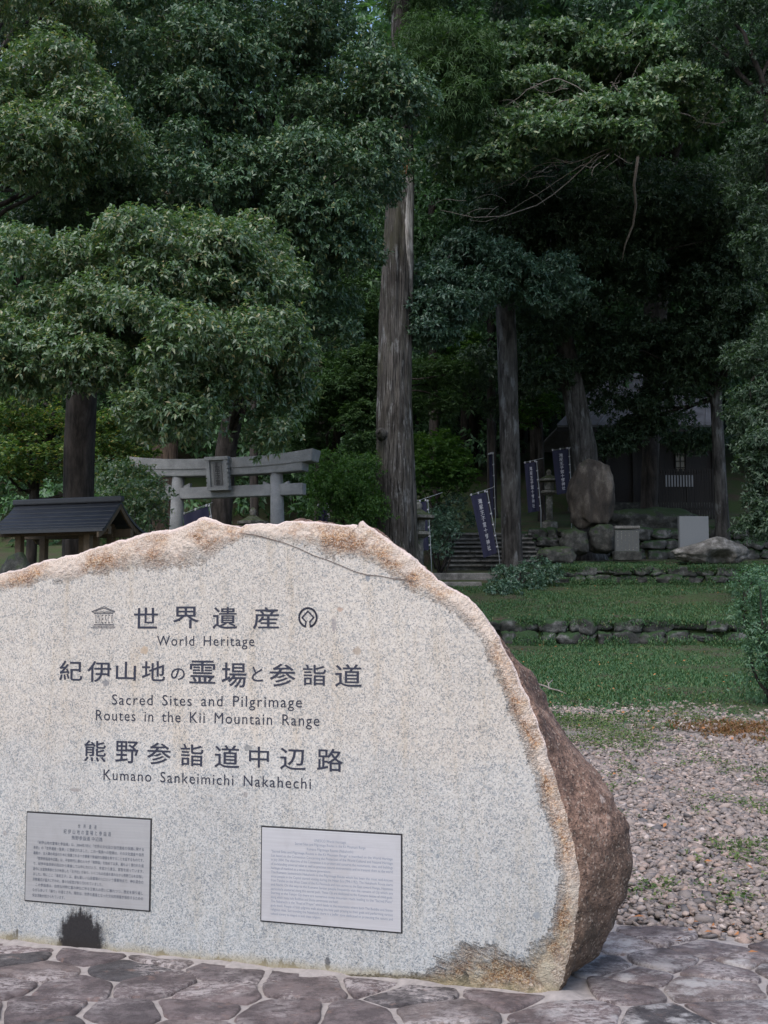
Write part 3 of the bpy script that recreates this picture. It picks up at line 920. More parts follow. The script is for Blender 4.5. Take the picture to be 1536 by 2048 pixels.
    for t, k in T:
        cur = len(V)
        for i in range(n):
            p = P[i].copy()
            nx = max(0, nor[i][0])
            w = min(1, BU[i] / .03)
            o = w * (BU[i] * max(.5, nx) - .056 * nx) * k + .004 * math.sin(min(1, t / .1) * math.pi / 2) - (1 - w) * .6 * t
            if t > .40: o -= (t - .40) * 1.1
            nz = .020 * mnoise.noise((p[0] * 5 + t * 7, p[1] * 5, t * 9)) + .012 * mnoise.noise((p[0] * 14 + t * 20, p[1] * 14, t * 25)) + .006 * mnoise.noise((p[0] * 40, p[1] * 40, t * 60))
            nz -= .030 * abs(mnoise.noise((p[0] * 3.1 + t * 4, p[1] * 3.1, t * 5 + 3))) * min(1, t / .15) - .008
            q = p + nor[i] * (o + nz)
            q[1] = max(q[1], -.03) if P[i][1] > -.01 else -.03
            V.append(face_pt(q[0], q[1], -.028 - t)); A.append((q[0], q[1], t, 1.0))
        for i in range(n):
            i2 = (i + 1) % n
            F.append((prev + i, prev + i2, cur + i2)); F.append((prev + i, cur + i2, cur + i))
        prev = cur
    V.append(face_pt(c[0], c[1], -.58)); A.append((c[0], c[1], .6, 1)); ci = len(V) - 1
    for i in range(n):
        F.append((ci, prev + (i + 1) % n, prev + i))
    me = fast_mesh('stone_body', V, F, True)
    bm = bmesh.new(); bm.from_mesh(me); bmesh.ops.recalc_face_normals(bm, faces=bm.faces); bm.to_mesh(me); bm.free()
    A = np.array(A, dtype=np.float32)
    for k, nm in enumerate(('fu', 'fv', 'fw', 'rim')):
        at_ = me.attributes.new(nm, 'FLOAT', 'POINT')
        at_.data.foreach_set('value', np.ascontiguousarray(A[:, k]))
    mi = np.zeros(len(F), dtype=np.int32); mi[nface:] = 1
    root = empty('monument_stone', FO, 'huge pale granite slab with an engraved face, rusty rim and brown flank', 'monument', rz=math.atan2(FU[1], FU[0]))
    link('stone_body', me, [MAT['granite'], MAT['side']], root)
    me.polygons.foreach_set('material_index', mi)
    # a thin dark crack
    mb = MB()
    cr = [(478, 1066), (510, 1070), (540, 1078), (570, 1086), (600, 1098), (630, 1112), (655, 1120), (684, 1132), (712, 1144), (735, 1150), (760, 1152), (790, 1158), (815, 1160)]
    L, Rr = [], []
    for k, (px, py) in enumerate(cr):
        u, v = face_uv(px, py)
        h = .0016 + .0014 * abs(mnoise.noise((k * 1.7, 0, 0)))
        L.append(face_pt(u, v + h, .004)); Rr.append(face_pt(u, v - h, .004))
    for k in range(len(cr) - 1):
        mb.add([L[k], L[k + 1], Rr[k + 1], Rr[k]], [(0, 1, 2, 3)])
    mb.build('crack', simple('dark crack', (.10, .075, .065), .9), root)
    # inscriptions
    def write(chars, name='inscription'):
        """chars: (text, px centre, py centre, px width, px height)"""
        mb = MB()
        for ch, px, py, w, h in chars:
            V2, F2 = text_mesh(ch, bold=.007)
            u, v = face_uv(px, py)
            su = face_uv(px + w / 2, py)[0] - face_uv(px - w / 2, py)[0]
            sv = face_uv(px, py - h / 2)[1] - face_uv(px, py + h / 2)[1]
            lo, hi = V2.min(0), V2.max(0)
            sx = su / (hi[0] - lo[0]); sy = sv / (hi[1] - lo[1])
            mid = (lo + hi) / 2
            mb.add([face_pt(u + (a - mid[0]) * sx, v + (b - mid[1]) * sy, .0015) for a, b in V2], F2)
        return mb.build(name, MAT['ink'], root)
    write([('世', 292, 1236, 48, 42), ('界', 372, 1235, 52, 44), ('遺', 450, 1236, 50, 44), ('産', 532, 1236, 52, 44)])
    write([('紀', 142, 1341, 46, 40), ('伊', 199, 1343, 48, 42), ('山', 252, 1342, 40, 38), ('地', 307, 1342, 47, 40), ('の', 356, 1348, 28, 24), ('霊', 405, 1344, 52, 46),
           ('場', 468, 1350, 50, 50), ('と', 515, 1348, 22, 30), ('参', 565, 1350, 52, 46), ('詣', 629, 1350, 46, 42), ('道', 697, 1351, 54, 46)])
    write([('熊', 190, 1502, 44, 42), ('野', 254, 1504, 46, 44), ('参', 318, 1507, 48, 44), ('詣', 384, 1510, 46, 44), ('道', 454, 1513, 50, 46), ('中', 518, 1514, 40, 42), ('辺', 586, 1518, 52, 44), ('路', 660, 1520, 52, 46)])
    def latin(s, x0, y0, x1, y1, cap, words=1.6):
        V2, F2 = text_mesh(s, 1.16, words, bold=.0)
        u0, v0 = face_uv(x0, y0); u1, v1 = face_uv(x1, y1)
        sv = face_uv(x0, y0 - cap)[1] - v0
        lo, hi = V2.min(0), V2.max(0)
        sx = (u1 - u0) / (hi[0] - lo[0]); sy = sv / .70
        mb = MB()
        mb.add([face_pt(u0 + (a - lo[0]) * sx, v0 + (v1 - v0) * (a - lo[0]) / (hi[0] - lo[0]) + b * sy, .0015) for a, b in V2], F2)
        return mb.build('inscription', MAT['ink'], root)
    latin('World Heritage', 314, 1291, 509, 1292, 20)
    latin('Sacred Sites and Pilgrimage', 224, 1409, 604, 1415, 21)
    latin('Routes in the Kii Mountain Range', 192, 1440, 639, 1452, 21)
    latin('Kumano Sankeimichi Nakahechi', 207, 1559, 622, 1578, 21)
    # temple emblem
    mb = MB()
    def seg(x0, y0, x1, y1, w=1.4):
        a = np.array(face_uv(x0, y0)); b = np.array(face_uv(x1, y1))
        d = b - a; d /= np.linalg.norm(d); nn = np.array([-d[1], d[0]]) * w / PXM / 2
        mb.add([face_pt(*(a + nn), .0015), face_pt(*(b + nn), .0015), face_pt(*(b - nn), .0015), face_pt(*(a - nn), .0015)], [(0, 1, 2, 3)])
    for a in ((184, 1223, 208, 1213), (208, 1213, 230, 1223), (184, 1224, 230, 1224), (191, 1222, 208, 1216), (208, 1216, 223, 1222), (188, 1227, 227, 1227), (188, 1249, 227, 1249), (185, 1252, 229, 1252), (182, 1255.5, 231, 1255.5)):
        seg(*a)
    mb.build('emblem', MAT['ink'], root)
    mb2 = MB()
    for k, ch in enumerate('UNESCO'):
        V2, F2 = text_mesh(ch, bold=-.01)
        u, v = face_uv(192.5 + k * 6.4, 1238); lo, hi = V2.min(0), V2.max(0); mid = (lo + hi) / 2
        mb2.add([face_pt(u + (a - mid[0]) / (hi[0] - lo[0]) * 4.3 / PXM, v + (b - mid[1]) / (hi[1] - lo[1]) * 19 / PXM, .0015) for a, b in V2], F2)
    mb2.build('emblem', MAT['ink'], root)
    # round emblem: a ring open below that joins a diamond
    mb = MB()
    cu, cv = face_uv(616, 1235)
    def pol(r, a): return np.array([cu + r * math.cos(a), cv + r * math.sin(a)]) 
    def stroke(pl, w):
        for a, b in zip(pl[:-1], pl[1:]):
            d = b - a; L = np.linalg.norm(d); d = d / L
            a2, b2 = a - d * w * .3, b + d * w * .3
            nn = np.array([-d[1], d[0]]) * w / 2
            mb.add([face_pt(*(a2 + nn), .0015), face_pt(*(b2 + nn), .0015), face_pt(*(b2 - nn), .0015), face_pt(*(a2 - nn), .0015)], [(0, 1, 2, 3)])
    r = 19.5 / PXM
    w = 4.2 / PXM
    gap = .30
    stroke([pol(r, -math.pi / 2 + gap + (2 * math.pi - 2 * gap) * k / 40) for k in range(41)], w)
    d = 13 / PXM; g = 4.2 / PXM
    top = np.array([cu, cv + d * 1.0]); lf = np.array([cu - d, cv]); rt = np.array([cu + d, cv])
    bl = np.array([cu - g, cv - d + g]); br = np.array([cu + g, cv - d + g])
    stroke([pol(r, -math.pi / 2 - gap), bl, lf, top, rt, br, pol(r, -math.pi / 2 + gap)], w * .8)
    mb.build('emblem', MAT['ink'], root)
    # the two plates
    JP = ['世　界　遺　産', '紀 伊 山 地 の 霊 場 と 参 詣 道', '熊野参詣道 中辺路',
          '　「紀伊山地の霊場と参詣道」は、2004年7月に「世界の文化及び自然遺産の保護に関する', '条約」の「世界遺産一覧表」に登録されました。この一覧表への登録は、その文化遺産や自然',
          '遺産が、全人類の利益のために保護されるべき顕著で普遍的な価値を有することを証するものです。', '　「熊野参詣道中辺路」は、平安時代に都の人々が「熊野詣」を始めて以来、最もよく使われた道',
          'で、紀伊半島西岸の田辺から東進して山中にわけ入り、本宮から速玉、那智を巡っています。', '途中には皇族貴族たちが休息した「王子社」があり、いくつもの古道を進みながら熊野三山を目指し',
          'ました。特にここ「滝尻王子」は、最も聖しい山岳霊場の入口という重要地点で、神仏習合の', '宗教儀式が盛大に行われ、様々な経営が執り行われていました。', '　この参詣道は、自然な対称に富み神仏に祈る王朝人の思いに触れつつ、歴史を振り返し',
          'ながら歩いて「蘇り」の道とされ、現在は、世界の遺産となった文化的資産が保存するための', '保全活動が続けられています。']
    EN = ['UNESCO World Heritage', 'Sacred Sites and Pilgrimage Routes in the Kii Mountain Range', 'Kumano Pilgrimage Routes (Nakahechi)',
          '"Sacred Sites and Pilgrimage Routes in the Kii Mountain Range" is inscribed on the World Heritage', 'List based on the Convention Concerning the Protection of the World Cultural and Natural Heritage',
          'in July 2004. The objective of the Convention is to protect and conserve the monuments, sites, and buildings', 'of outstanding universal value as well as precious natural environments and to transmit them as the world',
          'heritage of mankind as a whole to future generations.', 'The Kumano Sankeimichi Nakahechi is the Pilgrimage Route which has been the most well-known', 'since people in the Capital started visiting during the Heian Era (794-1192). The Nakahechi Route starts',
          'from Tanabe on the West Coast of the Kii Peninsula and runs across to the East toward Hongu, Hayatama', 'and Nachi. On the way to the Kumano Sanzan people frequently visit the remains of Oji which are',
          'particularly scattered along this sacred path. These Oji are dedicated to the Kumano deities of child gods.', 'Starting at the Takijiri Oji there are numerous steep mountain roads leading to the "Sacred Place"',
          'along which many holy Buddhist and Shinto ceremonies are held.', 'The Nakahechi is the "Road of Prayer" which leads to the mountains where both The Buddha and Shinto', 'gods dwell. People of faith pilgrims walk along this holy path praying to their gods and performing various',
          'religious rites. Surrounding the Nakahechi there is a buffer zone dedicated to protecting the nature and', 'cultural scenery as integral to both these religions.']
    def plate(cor, lines, mat, ink, sizes, lab, x0r, x1r, tops, fills):
        q = [np.array(face_uv(*p)) for p in cor]      # tl tr br bl
        u0 = (q[0][0] + q[3][0]) / 2; u1 = (q[1][0] + q[2][0]) / 2
        v1 = (q[0][1] + q[1][1]) / 2; v0 = (q[3][1] + q[2][1]) / 2
        W, H = u1 - u0, v1 - v0
        pc = face_pt((u0 + u1) / 2, (v0 + v1) / 2)
        mb = MB(); mb.box(face_pt((u0 + u1) / 2, (v0 + v1) / 2, .001), W, .012, H, ax=FU[:2], bev=.001)
        pl = mb.build('plate', mat, root); pl['label'] = lab
        e = .0055
        fr = MB()
        for (a, b, c_, d_) in ((u0 - e, v1, u1 + e, v1 + e * 1.3), (u0 - e, v0 - e, u1 + e, v0), (u0 - e, v0, u0, v1), (u1, v0, u1 + e, v1)):
            fr.box(face_pt((a + c_) / 2, (b + d_) / 2, -.001), c_ - a, .008, d_ - b, ax=FU[:2])
        fr.build('joint', MAT['black'], pl)
        tx = MB()
        for k, s in enumerate(lines):
            V2, F2 = text_mesh(s, 1.0 if k > 2 else 1.1)
            if not len(V2): continue
            lo, hi = V2.min(0), V2.max(0)
            wfull = (x1r - x0r) * W
            fill = fills.get(k, 1.0)
            wl = wfull * fill
            sx = wl / (hi[0] - (0 if k > 2 else lo[0]))
            h = sizes[min(k, 3)] * H
            sy = h
            vy = v1 - tops[k] * H
            ux = u0 + x0r * W if k > 2 else (u0 + u1) / 2 - wl / 2
            tx.add([face_pt(ux + (a - (0 if k > 2 else lo[0])) * sx, vy + b * sy, .0078) for a, b in V2], F2)
        tx.build('lettering', ink, pl)
    tj = [.135, .205, .27] + [.345 + .0605 * k for k in range(11)]
    plate([(55, 1626), (301, 1639), (300, 1819), (53, 1801)], JP, MAT['steel'], MAT['print'], [.052, .056, .052, .040], 'darker steel plate lettered in Japanese', .06, .955, tj, {0: .17, 1: .43, 2: .28, 10: .64, 13: .3})
    te = [.12, .165, .215] + [.262 + .0445 * k for k in range(16)]
    plate([(524, 1654), (802, 1671), (803, 1863), (525, 1841)], EN, MAT['steel2'], MAT['print2'], [.042, .042, .042, .040], 'paler steel plate lettered in English', .07, .945, te, {0: .26, 1: .58, 2: .38, 7: .5, 14: .56, 18: .42})
    return root
build_monument()
# ------------------------------------------------------------------ walls, steps, stairs
def rock_verts(rng, c, s, sub=2, rough=.16, ax=(1, 0), square=0.0):
    bm = bmesh.new()
    bmesh.ops.create_icosphere(bm, subdivisions=sub, radius=1)
    o = rng.uniform(0, 50, 3)
    u = np.array([ax[0], ax[1], 0]); u = u / np.linalg.norm(u); v = np.array([-u[1], u[0], 0])
    vs = []
    for q in bm.verts:
        d = np.array(q.co)
        if square:
            m = np.abs(d).max()
            d = d * (1 - square) + d / m * square * .85
        k = 1 + rough * (mnoise.noise(d * 1.3 + o) * 1.3 + .5 * mnoise.noise(d * 3.4 + o) + .22 * mnoise.noise(d * 8 + o))
        d = d * k
        vs.append(np.array(c) + u * d[0] * s[0] + v * d[1] * s[1] + np.array([0, 0, d[2] * s[2]]))
    bm.verts.index_update()
    fs = [[q.index for q in f.verts] for f in bm.faces]
    bm.free()
    return vs, fs

def stone_wall(name, label, a, b, h, seed, course=2, sz=.3, thick=.28):
    rng = np.random.default_rng(seed)
    a, b = np.array(a, float), np.array(b, float)
    L = np.linalg.norm(b - a); ax = (b - a) / L
    mid = (a + b) / 2
    root = empty(name, (mid[0], mid[1], zg(*mid) ), label, 'wall')
    mb = MB()
    for r in range(course):
        t = -sz * rng.random()
        while t < L:
            w = sz * rng.uniform(.7, 1.9)
            hh = h / course
            p = a + ax * (t + w / 2)
            zb = min(zg(p[0], p[1] - .25), zg(p[0], p[1]))
            c = (p[0] + rng.normal(0, .02), p[1] + rng.normal(0, .03), zb + hh * (r + .5) + rng.normal(0, .02))
            s3 = rng.uniform(.50, .72)
            if rng.random() < .12: s3 *= .6
            mb.add(*rock_verts(rng, c, (w * .56, thick * .6, hh * s3), 3, .30, ax, .8))
            t += w * .98
    me = mb.build('stones', MAT['wallrock'], root, True)
    return root
stone_wall('terrace_wall', 'lower of the two low mossy stone walls, between the lawn and the grass terrace', (1.2, 24.05), (11.5, 24.05), .54, 3, 2, .36)
stone_wall('terrace_wall', 'upper low mossy stone wall, in front of the white square stone and the arched boulder', (3.4, 31.05), (13, 31.05), .46, 4, 2, .40)
stone_wall('retaining_wall', 'dark retaining wall of rough stones right of the stairs, behind the brown boulder', (4.0, 37.0), (14, 37.0), .95, 5, 3, .42)

# two flat step slabs before the stairs
rng = np.random.default_rng(8)
for px0, px1, py, Y, h, lab in ((858, 992, 1146, 31.6, .16, 'flat pale step slab nearest the foot of the stairs'), (850, 962, 1164, 30.6, .18, 'broader grey step slab below the other, next to the monument edge')):
    a, b = at(px0, py, Y), at(px1, py, Y)
    root = empty('step_slab', ((a[0] + b[0]) / 2, Y, a[2] - h), lab, 'step')
    mb = MB()
    mb.box(((a[0] + b[0]) / 2, Y, a[2] - h / 2 - .05), b[0] - a[0], .55, h + .1, bev=.03)
    o = mb.build('slab', MAT['step'], root)
    for v in o.data.vertices:
        v.co += Vector((mnoise.noise(v.co * 3), mnoise.noise(v.co * 3 + Vector((9, 0, 0))), .4 * mnoise.noise(v.co * 4))) * .04

def stairs():
    root = empty('stone_stairs', (xg(965, 35), 34.4, 2.75), 'flight of dark worn stone stairs climbing to the pale path, behind the leaning navy flag', 'stairs')
    x0, x1 = xg(893, 34.6), xg(1062, 37)
    n = 8
    for k in range(n):
        y = 34.45 + k * .34; z = 2.86 + (k + 1) * .152
        mb = MB()
        xx = x0
        r = np.random.default_rng(k)
        while xx < x1 - .05:
            w = min(r.uniform(.7, 1.3), x1 - xx)
            mb.box((xx + w / 2, y + .2 + r.normal(0, .015), z - .028 + r.normal(0, .006)), w - .02, .50, .056, bev=.012)
            xx += w
        mb.build('tread', MAT['step'], root)
        mb = MB(); mb.box(((x0 + x1) / 2, y + .24, z - .19), x1 - x0 - .02, .44, .26, bev=.01); mb.build('riser', MAT['rock'], root)
stairs()
# path at the head of the stairs
V, F = [], []
N = 30
for j in range(7):
    for i in range(N):
        x = 1.7 + i * .16; y = 37.05 + j * .9
        V.append((x, y, 4.09 + (y - 37) * .115 + .02 * mnoise.noise((x * 2, y * 2, 0))))
F = [(j * N + i, j * N + i + 1, (j + 1) * N + i + 1, (j + 1) * N + i) for j in range(6) for i in range(N - 1)]
put(link('path', fast_mesh('path', V, F, True), simple('pale trodden path', (.26, .24, .22), .95, 8, .35)), kind='structure')

# ------------------------------------------------------------------ torii
TU = np.array([.94, -.342, 0.0]); TB = np.array([.342, .94, 0.0])

def on_axis(px, py, c):
    """point seen at a pixel on the vertical plane through c along TU"""
    d = ray(px, py)
    n = TB
    t = ((np.array(c) - CAMP) @ n) / (d @ n)
    return CAMP + d * t

def torii():
    c0 = at(456, 990, 27)
    root = empty('torii_gate', (c0[0], c0[1], zg(c0[0], c0[1])), 'grey granite torii gate with a framed name plaque, rising behind the monument', 'torii', rz=math.atan2(TU[1], TU[0]))
    def beam(name, x0, x1, y0, y1, yl, yr, thick, up=0.0, slant=0.0, seg=16):
        """beam between two pixels on its centre line; end lift up"""
        a = on_axis(x0, yl, c0); b = on_axis(x1, yr, c0)
        hgt = (y1 - y0) / FPX * 27
        vs, fs = [], []
        for k in range(seg + 1):
            t = k / seg
            p = a + (b - a) * t
            e = abs(2 * t - 1)
            lift = up * e ** 2.6
            th = hgt * (1 + .12 * e ** 3 * (1 if up else 0))
            for sx, sz_ in ((-1, -1), (1, -1), (1, 1), (-1, 1)):
                sl = slant * (1 if sz_ > 0 else 0) * (1 if t > .5 else -1) * (1 if k in (0, seg) else 0)
                vs.append(p + TB * sx * thick / 2 * (1.12 if sz_ > 0 and up else 1) + TU * sl + np.array([0, 0, lift + sz_ * th / 2]))
        for k in range(seg):
            for q in range(4):
                q2 = (q + 1) % 4
                fs.append((k * 4 + q, k * 4 + q2, (k + 1) * 4 + q2, (k + 1) * 4 + q))
        fs.append((3, 2, 1, 0)); fs.append(tuple(seg * 4 + q for q in range(4)))
        mb = MB(); mb.add(vs, fs)
        o = mb.build(name, MAT['torii'], root)
        bm = bmesh.new(); bm.from_mesh(o.data)
        es = [e for e in bm.edges if len(e.link_faces) == 2 and e.calc_face_angle(0) > .5]
        bmesh.ops.bevel(bm, geom=es, offset=.012, segments=2, affect='EDGES')
        bm.to_mesh(o.data); bm.free()
        return o
    beam('top_lintel', 271, 630, 918, 939, 936, 921, .42, .11, .05)
    beam('lower_lintel', 295, 611, 936, 953, 949, 938, .34, .06)
    beam('tie_beam', 303, 609, 976, 999, 990, 978, .20)
    for px, top, bot in ((357, 948, 1120), (553, 942, 1110)):
        a = on_axis(px, top, c0)
        cx = 456
        sgn = -1 if px < cx else 1
        foot = a.copy(); foot[2] = zg(a[0], a[1]) - .1
        foot += TU * sgn * .10
        mb = MB(); pl = [foot + (a - foot) * t for t in (0, .12, .13, .6, 1)]
        mb.tube(pl, [.20, .19, .172, .158, .142], 24)
        mb.build('pillar', MAT['torii'], root, True)
        for s in (-1, 1):
            p = on_axis(px + s * 17, 972 - (px - 456) * .02, c0)
            mb = MB()
            w, h, dpt = .17, .11, .10
            q = lambda x, z, y: p + TU * x * s + TB * y + np.array([0, 0, z])
            vs = [q(-.06, -.045, -dpt / 2), q(w * .6, -.045, -dpt / 2), q(w * .6, .085, -dpt / 2), q(-.06, .02, -dpt / 2), q(-.06, -.045, dpt / 2), q(w * .6, -.045, dpt / 2), q(w * .6, .085, dpt / 2), q(-.06, .02, dpt / 2)]
            mb.add(vs, [(0, 1, 2, 3), (7, 6, 5, 4), (0, 4, 5, 1), (1, 5, 6, 2), (2, 6, 7, 3), (3, 7, 4, 0)])
            mb.build('wedge', MAT['torii'], root)
    # plaque: leans forward
    pc = on_axis(447, 950, c0) - TB * .27
    K = 27 / FPX
    W, H = 32 * K, 53 * K
    mb = MB()
    tilt = .10
    def Q(x, z, y): return pc + TU * x + np.array([0, 0, z]) + TB * (y - tilt * z / H * 1.0)
    def slab(mb, x0, x1, z0, z1, y0, y1):
        vs = [Q(x, z, y) for y in (y0, y1) for x, z in ((x0, z0), (x1, z0), (x1, z1), (x0, z1))]
        mb.add(vs, [(0, 1, 2, 3), (7, 6, 5, 4), (0, 4, 5, 1), (1, 5, 6, 2), (2, 6, 7, 3), (3, 7, 4, 0)])
    slab(mb, -W / 2, W / 2, -H / 2, H / 2, 0, .07)
    pl = mb.build('name_plaque', MAT['torii'], root)
    mb = MB()
    fw = .075
    slab(mb, -W / 2 - fw, -W / 2, -H / 2, H / 2, -.05, .09); slab(mb, W / 2, W / 2 + fw, -H / 2, H / 2, -.05, .09)
    slab(mb, -W / 2 - fw * 1.5, W / 2 + fw * 1.5, H / 2, H / 2 + fw, -.06, .10); slab(mb, -W / 2 - fw * 1.2, W / 2 + fw * 1.2, -H / 2 - fw, -H / 2, -.06, .10)
    for k in range(6):        # scalloped sides
        z = -H / 2 + H * (k + .5) / 6
        for s in (-1, 1):
            x0 = s * (W / 2 + fw); slab(mb, min(x0, x0 + s * .025), max(x0, x0 + s * .025), z - .035, z + .035, -.045, .06)
    mb.build('plaque_frame', MAT['torii'], pl)
    mb = MB(); slab(mb, -W * .30, W * .30, -H * .42, H * .42, -.012, .001); mb.build('plaque_field', MAT['toriidark'], pl)
    mb = MB()
    for k, ch in enumerate('瀧尻王子宮'):
        V2, F2 = text_mesh(ch, bold=.02)
        lo, hi = V2.min(0), V2.max(0); m = (lo + hi) / 2; s = .125 / (hi - lo).max()
        mb.add([Q((x - m[0]) * s, (y - m[1]) * s + H * .33 - k * H * .165, -.016) for x, y in V2], F2)
    mb.build('lettering', MAT['black'], pl)
torii()

# ------------------------------------------------------------------ small roofed pavilion
def pavilion():
    c0 = at(138, 1040, 18)
    zf = zg(c0[0], c0[1])
    root = empty('roofed_pavilion', (c0[0], c0[1], zf), 'small wooden pavilion with a dark curved sheet roof at the left edge', 'pavilion', rz=math.atan2(TU[1], TU[0]))
    rl = on_axis(34, 1009, c0); rr = on_axis(240, 1004, c0)
    zr = (rl[2] + rr[2]) / 2
    Lr = np.linalg.norm(rr - rl); mid = (rl + rr) / 2; mid[2] = zr
    D = .66; drop = .46
    def P(x, y, z): return mid + TU * x + TB * y + np.array([0, 0, z])
    # curved roof: courses of sheet, slightly stepped
    prof = [(s, -drop * (1 - (1 - s) ** 1.45) * 1.0) for s in np.linspace(0, 1, 9)]
    for side in (-1, 1):
        mb = MB()
        for k in range(8):
            (s0, z0), (s1, z1) = prof[k], prof[k + 1]
            e0, e1 = Lr / 2 + .02 + .12 * s0 ** 2, Lr / 2 + .02 + .12 * s1 ** 2
            step = .012
            vs = []
            for y, z in ((s0 * D, z0 + 0), (s1 * D, z1 + step), (s1 * D, z1 - .03), (s0 * D, z0 - .035)):
                e = e0 if y == s0 * D else e1
                for x in (-e, e):
                    vs.append(P(x, side * y, z))
            mb.add(vs, [(0, 1, 3, 2), (2, 3, 5, 4), (4, 5, 7, 6), (6, 7, 1, 0), (0, 2, 4, 6), (1, 7, 5, 3)])
        o = mb.build('roof', MAT['roof'], root)
    mb = MB(); mb.box(P(0, 0, .035), Lr + .10, .10, .09, ax=TU[:2], bev=.02); mb.build('ridge', MAT['roof'], root)
    # gable boards following the curve
    for e in (-1, 1):
        mb = MB()
        for side in (-1, 1):
            for k in range(8):
                (s0, z0), (s1, z1) = prof[k], prof[k + 1]
                x = e * (Lr / 2 + .00 + .08 * s0 ** 2)
                vs = [P(x + dx, side * s * D, z + dz) for dx in (-.015, .015) for s, z, dz in ((s0, z0, -.036), (s1, z1, -.036), (s1, z1, -.115), (s0, z0, -.115))]
                mb.add(vs, [(0, 1, 2, 3), (7, 6, 5, 4), (0, 4, 5, 1), (1, 5, 6, 2), (2, 6, 7, 3), (3, 7, 4, 0)])
        mb.build('gable_board', MAT['wood'], root)
    zt = -drop - .02
    for x in (-.62, .58):
        for y in (-.30, .30):
            b = P(x, y, 0); b[2] = zf - .05
            t = P(x, y, zt + .12)
            mb = MB(); mb.box((b + t) / 2, .10, .10, t[2] - b[2], ax=TU[:2], bev=.008); mb.build('post', MAT['wood'], root)
    for y in (-.30, .30):
        mb = MB(); mb.box(P(-.02, y, zt + .03), Lr + .10, .08, .12, ax=TU[:2], bev=.006); mb.build('beam', MAT['wood'], root)
    for x in (-.62, .58):
        mb = MB(); mb.box(P(x, 0, zt + .13), .08, .66, .09, ax=TU[:2], bev=.006); mb.build('beam', MAT['wood'], root)
        mb = MB(); mb.box(P(x, 0, zt + .29), .07, .07, .22, ax=TU[:2]); mb.build('strut', MAT['wood'], root)
    p = P(.36, .05, 0); p[2] = (zf + mid[2] + zt) / 2 + .02
    mb = MB(); mb.box(p, .34, .05, mid[2] + zt - zf + .05, ax=TU[:2], bev=.006); mb.build('panel', MAT['wood'], root)
pavilion()

# ------------------------------------------------------------------ nobori flags
def nobori(label, Y, tl, tr, br, bl, foot, seed, bar_ext=10, text=True, h0=.06):
    """cloth corner pixels, pole foot pixel"""
    rng = np.random.default_rng(seed)
    TL, TR, BR, BL = (at(p[0], p[1], Y) for p in (tl, tr, br, bl))
    pf = at(foot[0], foot[1], Y)
    root = empty('nobori_flag', pf, label, 'flag', 'navy shrine banners on poles')
    e = TR - TL
    off = np.array([0, .02, 0])
    mb = MB()
    side = (TR - TL) / np.linalg.norm(TR - TL)
    top = TR + side * .04 + (TR - BR) / np.linalg.norm(TR - BR) * .04
    mb.tube([pf - np.array([0, 0, .1]), BR + side * .05 + off, TR + side * .04 + off, top + off], [.014, .013, .011, .010], 8)
    mb.build('pole', MAT['pole'], root, True)
    mb = MB(); mb.tube([TL - side * .03 + np.array([0, 0, .03]) + off, TR + side * (.04 + bar_ext / FPX * Y) + np.array([0, 0, .03 + .3 * bar_ext / FPX * Y]) + off], .007, 6); mb.build('crossbar', MAT['pole'], root, True)
    nu, nv = 12, 34
    ph = rng.uniform(0, 6)
    def S(u, v):
        p = (TL * (1 - u) + TR * u) * (1 - v) + (BL * (1 - u) + BR * u) * v
        w = .045 * math.sin(u * 5 + ph + v * 2.2) * (.3 + v) * (1 - .6 * u) + .02 * math.sin(u * 11 + v * 5 + ph)
        return p + np.array([0, w - .02, 0])
    V = [S(i / nu, j / nv) for j in range(nv + 1) for i in range(nu + 1)]
    F = [(j * (nu + 1) + i, j * (nu + 1) + i + 1, (j + 1) * (nu + 1) + i + 1, (j + 1) * (nu + 1) + i) for j in range(nv) for i in range(nu)]
    cl = link('cloth', fast_mesh('cloth', V, F, True), MAT['cloth'], root)
    if text:
        mb = MB()
        s9 = '滝尻王子宮十郷神社'
        for k, ch in enumerate(s9):
            V2, F2 = text_mesh(ch, bold=.025)
            lo, hi = V2.min(0), V2.max(0); m = (lo + hi) / 2; sz_ = .082 / (hi - lo).max()
            vc = .075 + .85 * (k + .5) / 9 * 1.0
            mb.add([S(.52 + (x - m[0]) * sz_ / .335 , vc - (y - m[1]) * sz_) + np.array([0, -.008, 0]) for x, y in V2], F2)
        mb.build('lettering', MAT['white'], cl)
    mb = MB()
    for v in (0, .18, .36, .54, .72, .9):
        p = S(1, v); q = p + side * .055
        mb.add([p + np.array([0, -.012, .018]), q + np.array([0, -.022, .018]), q + np.array([0, -.022, -.018]), p + np.array([0, -.012, -.018])], [(0, 1, 2, 3)])
    for u in (.04, .5, .93):
        p = S(u, 0)
        mb.add([p + side * -.02 + np.array([0, -.015, 0]), p + side * .02 + np.array([0, -.015, 0]), p + side * .02 + np.array([0, -.015, .06]), p + side * -.02 + np.array([0, -.015, .06])], [(0, 1, 2, 3)])
    mb.build('loops', MAT['white'], root)
nobori('navy banner leaning left in front of the stairs, its white characters easiest to read', 33.6, (941, 992), (972, 984), (994, 1106), (967, 1116), (1001, 1133), 1, 12)
nobori('navy banner with faint white characters hanging behind and right of the slender grey trunk', 37.6, (1049, 927), (1071, 924), (1079, 1022), (1056, 1026), (1082, 1056), 2, 14)
nobori('navy banner half hidden behind the leaning pale trunk, left of the brown boulder', 38.4, (1104, 902), (1136, 898), (1140, 985), (1114, 990), (1143, 1052), 3, 4)
nobori('navy banner seen almost edge on, a narrow dark strip left of the slender grey trunk', 38.2, (977, 910), (984, 908), (988, 1030), (982, 1032), (990, 1062), 4, 2, text=False)
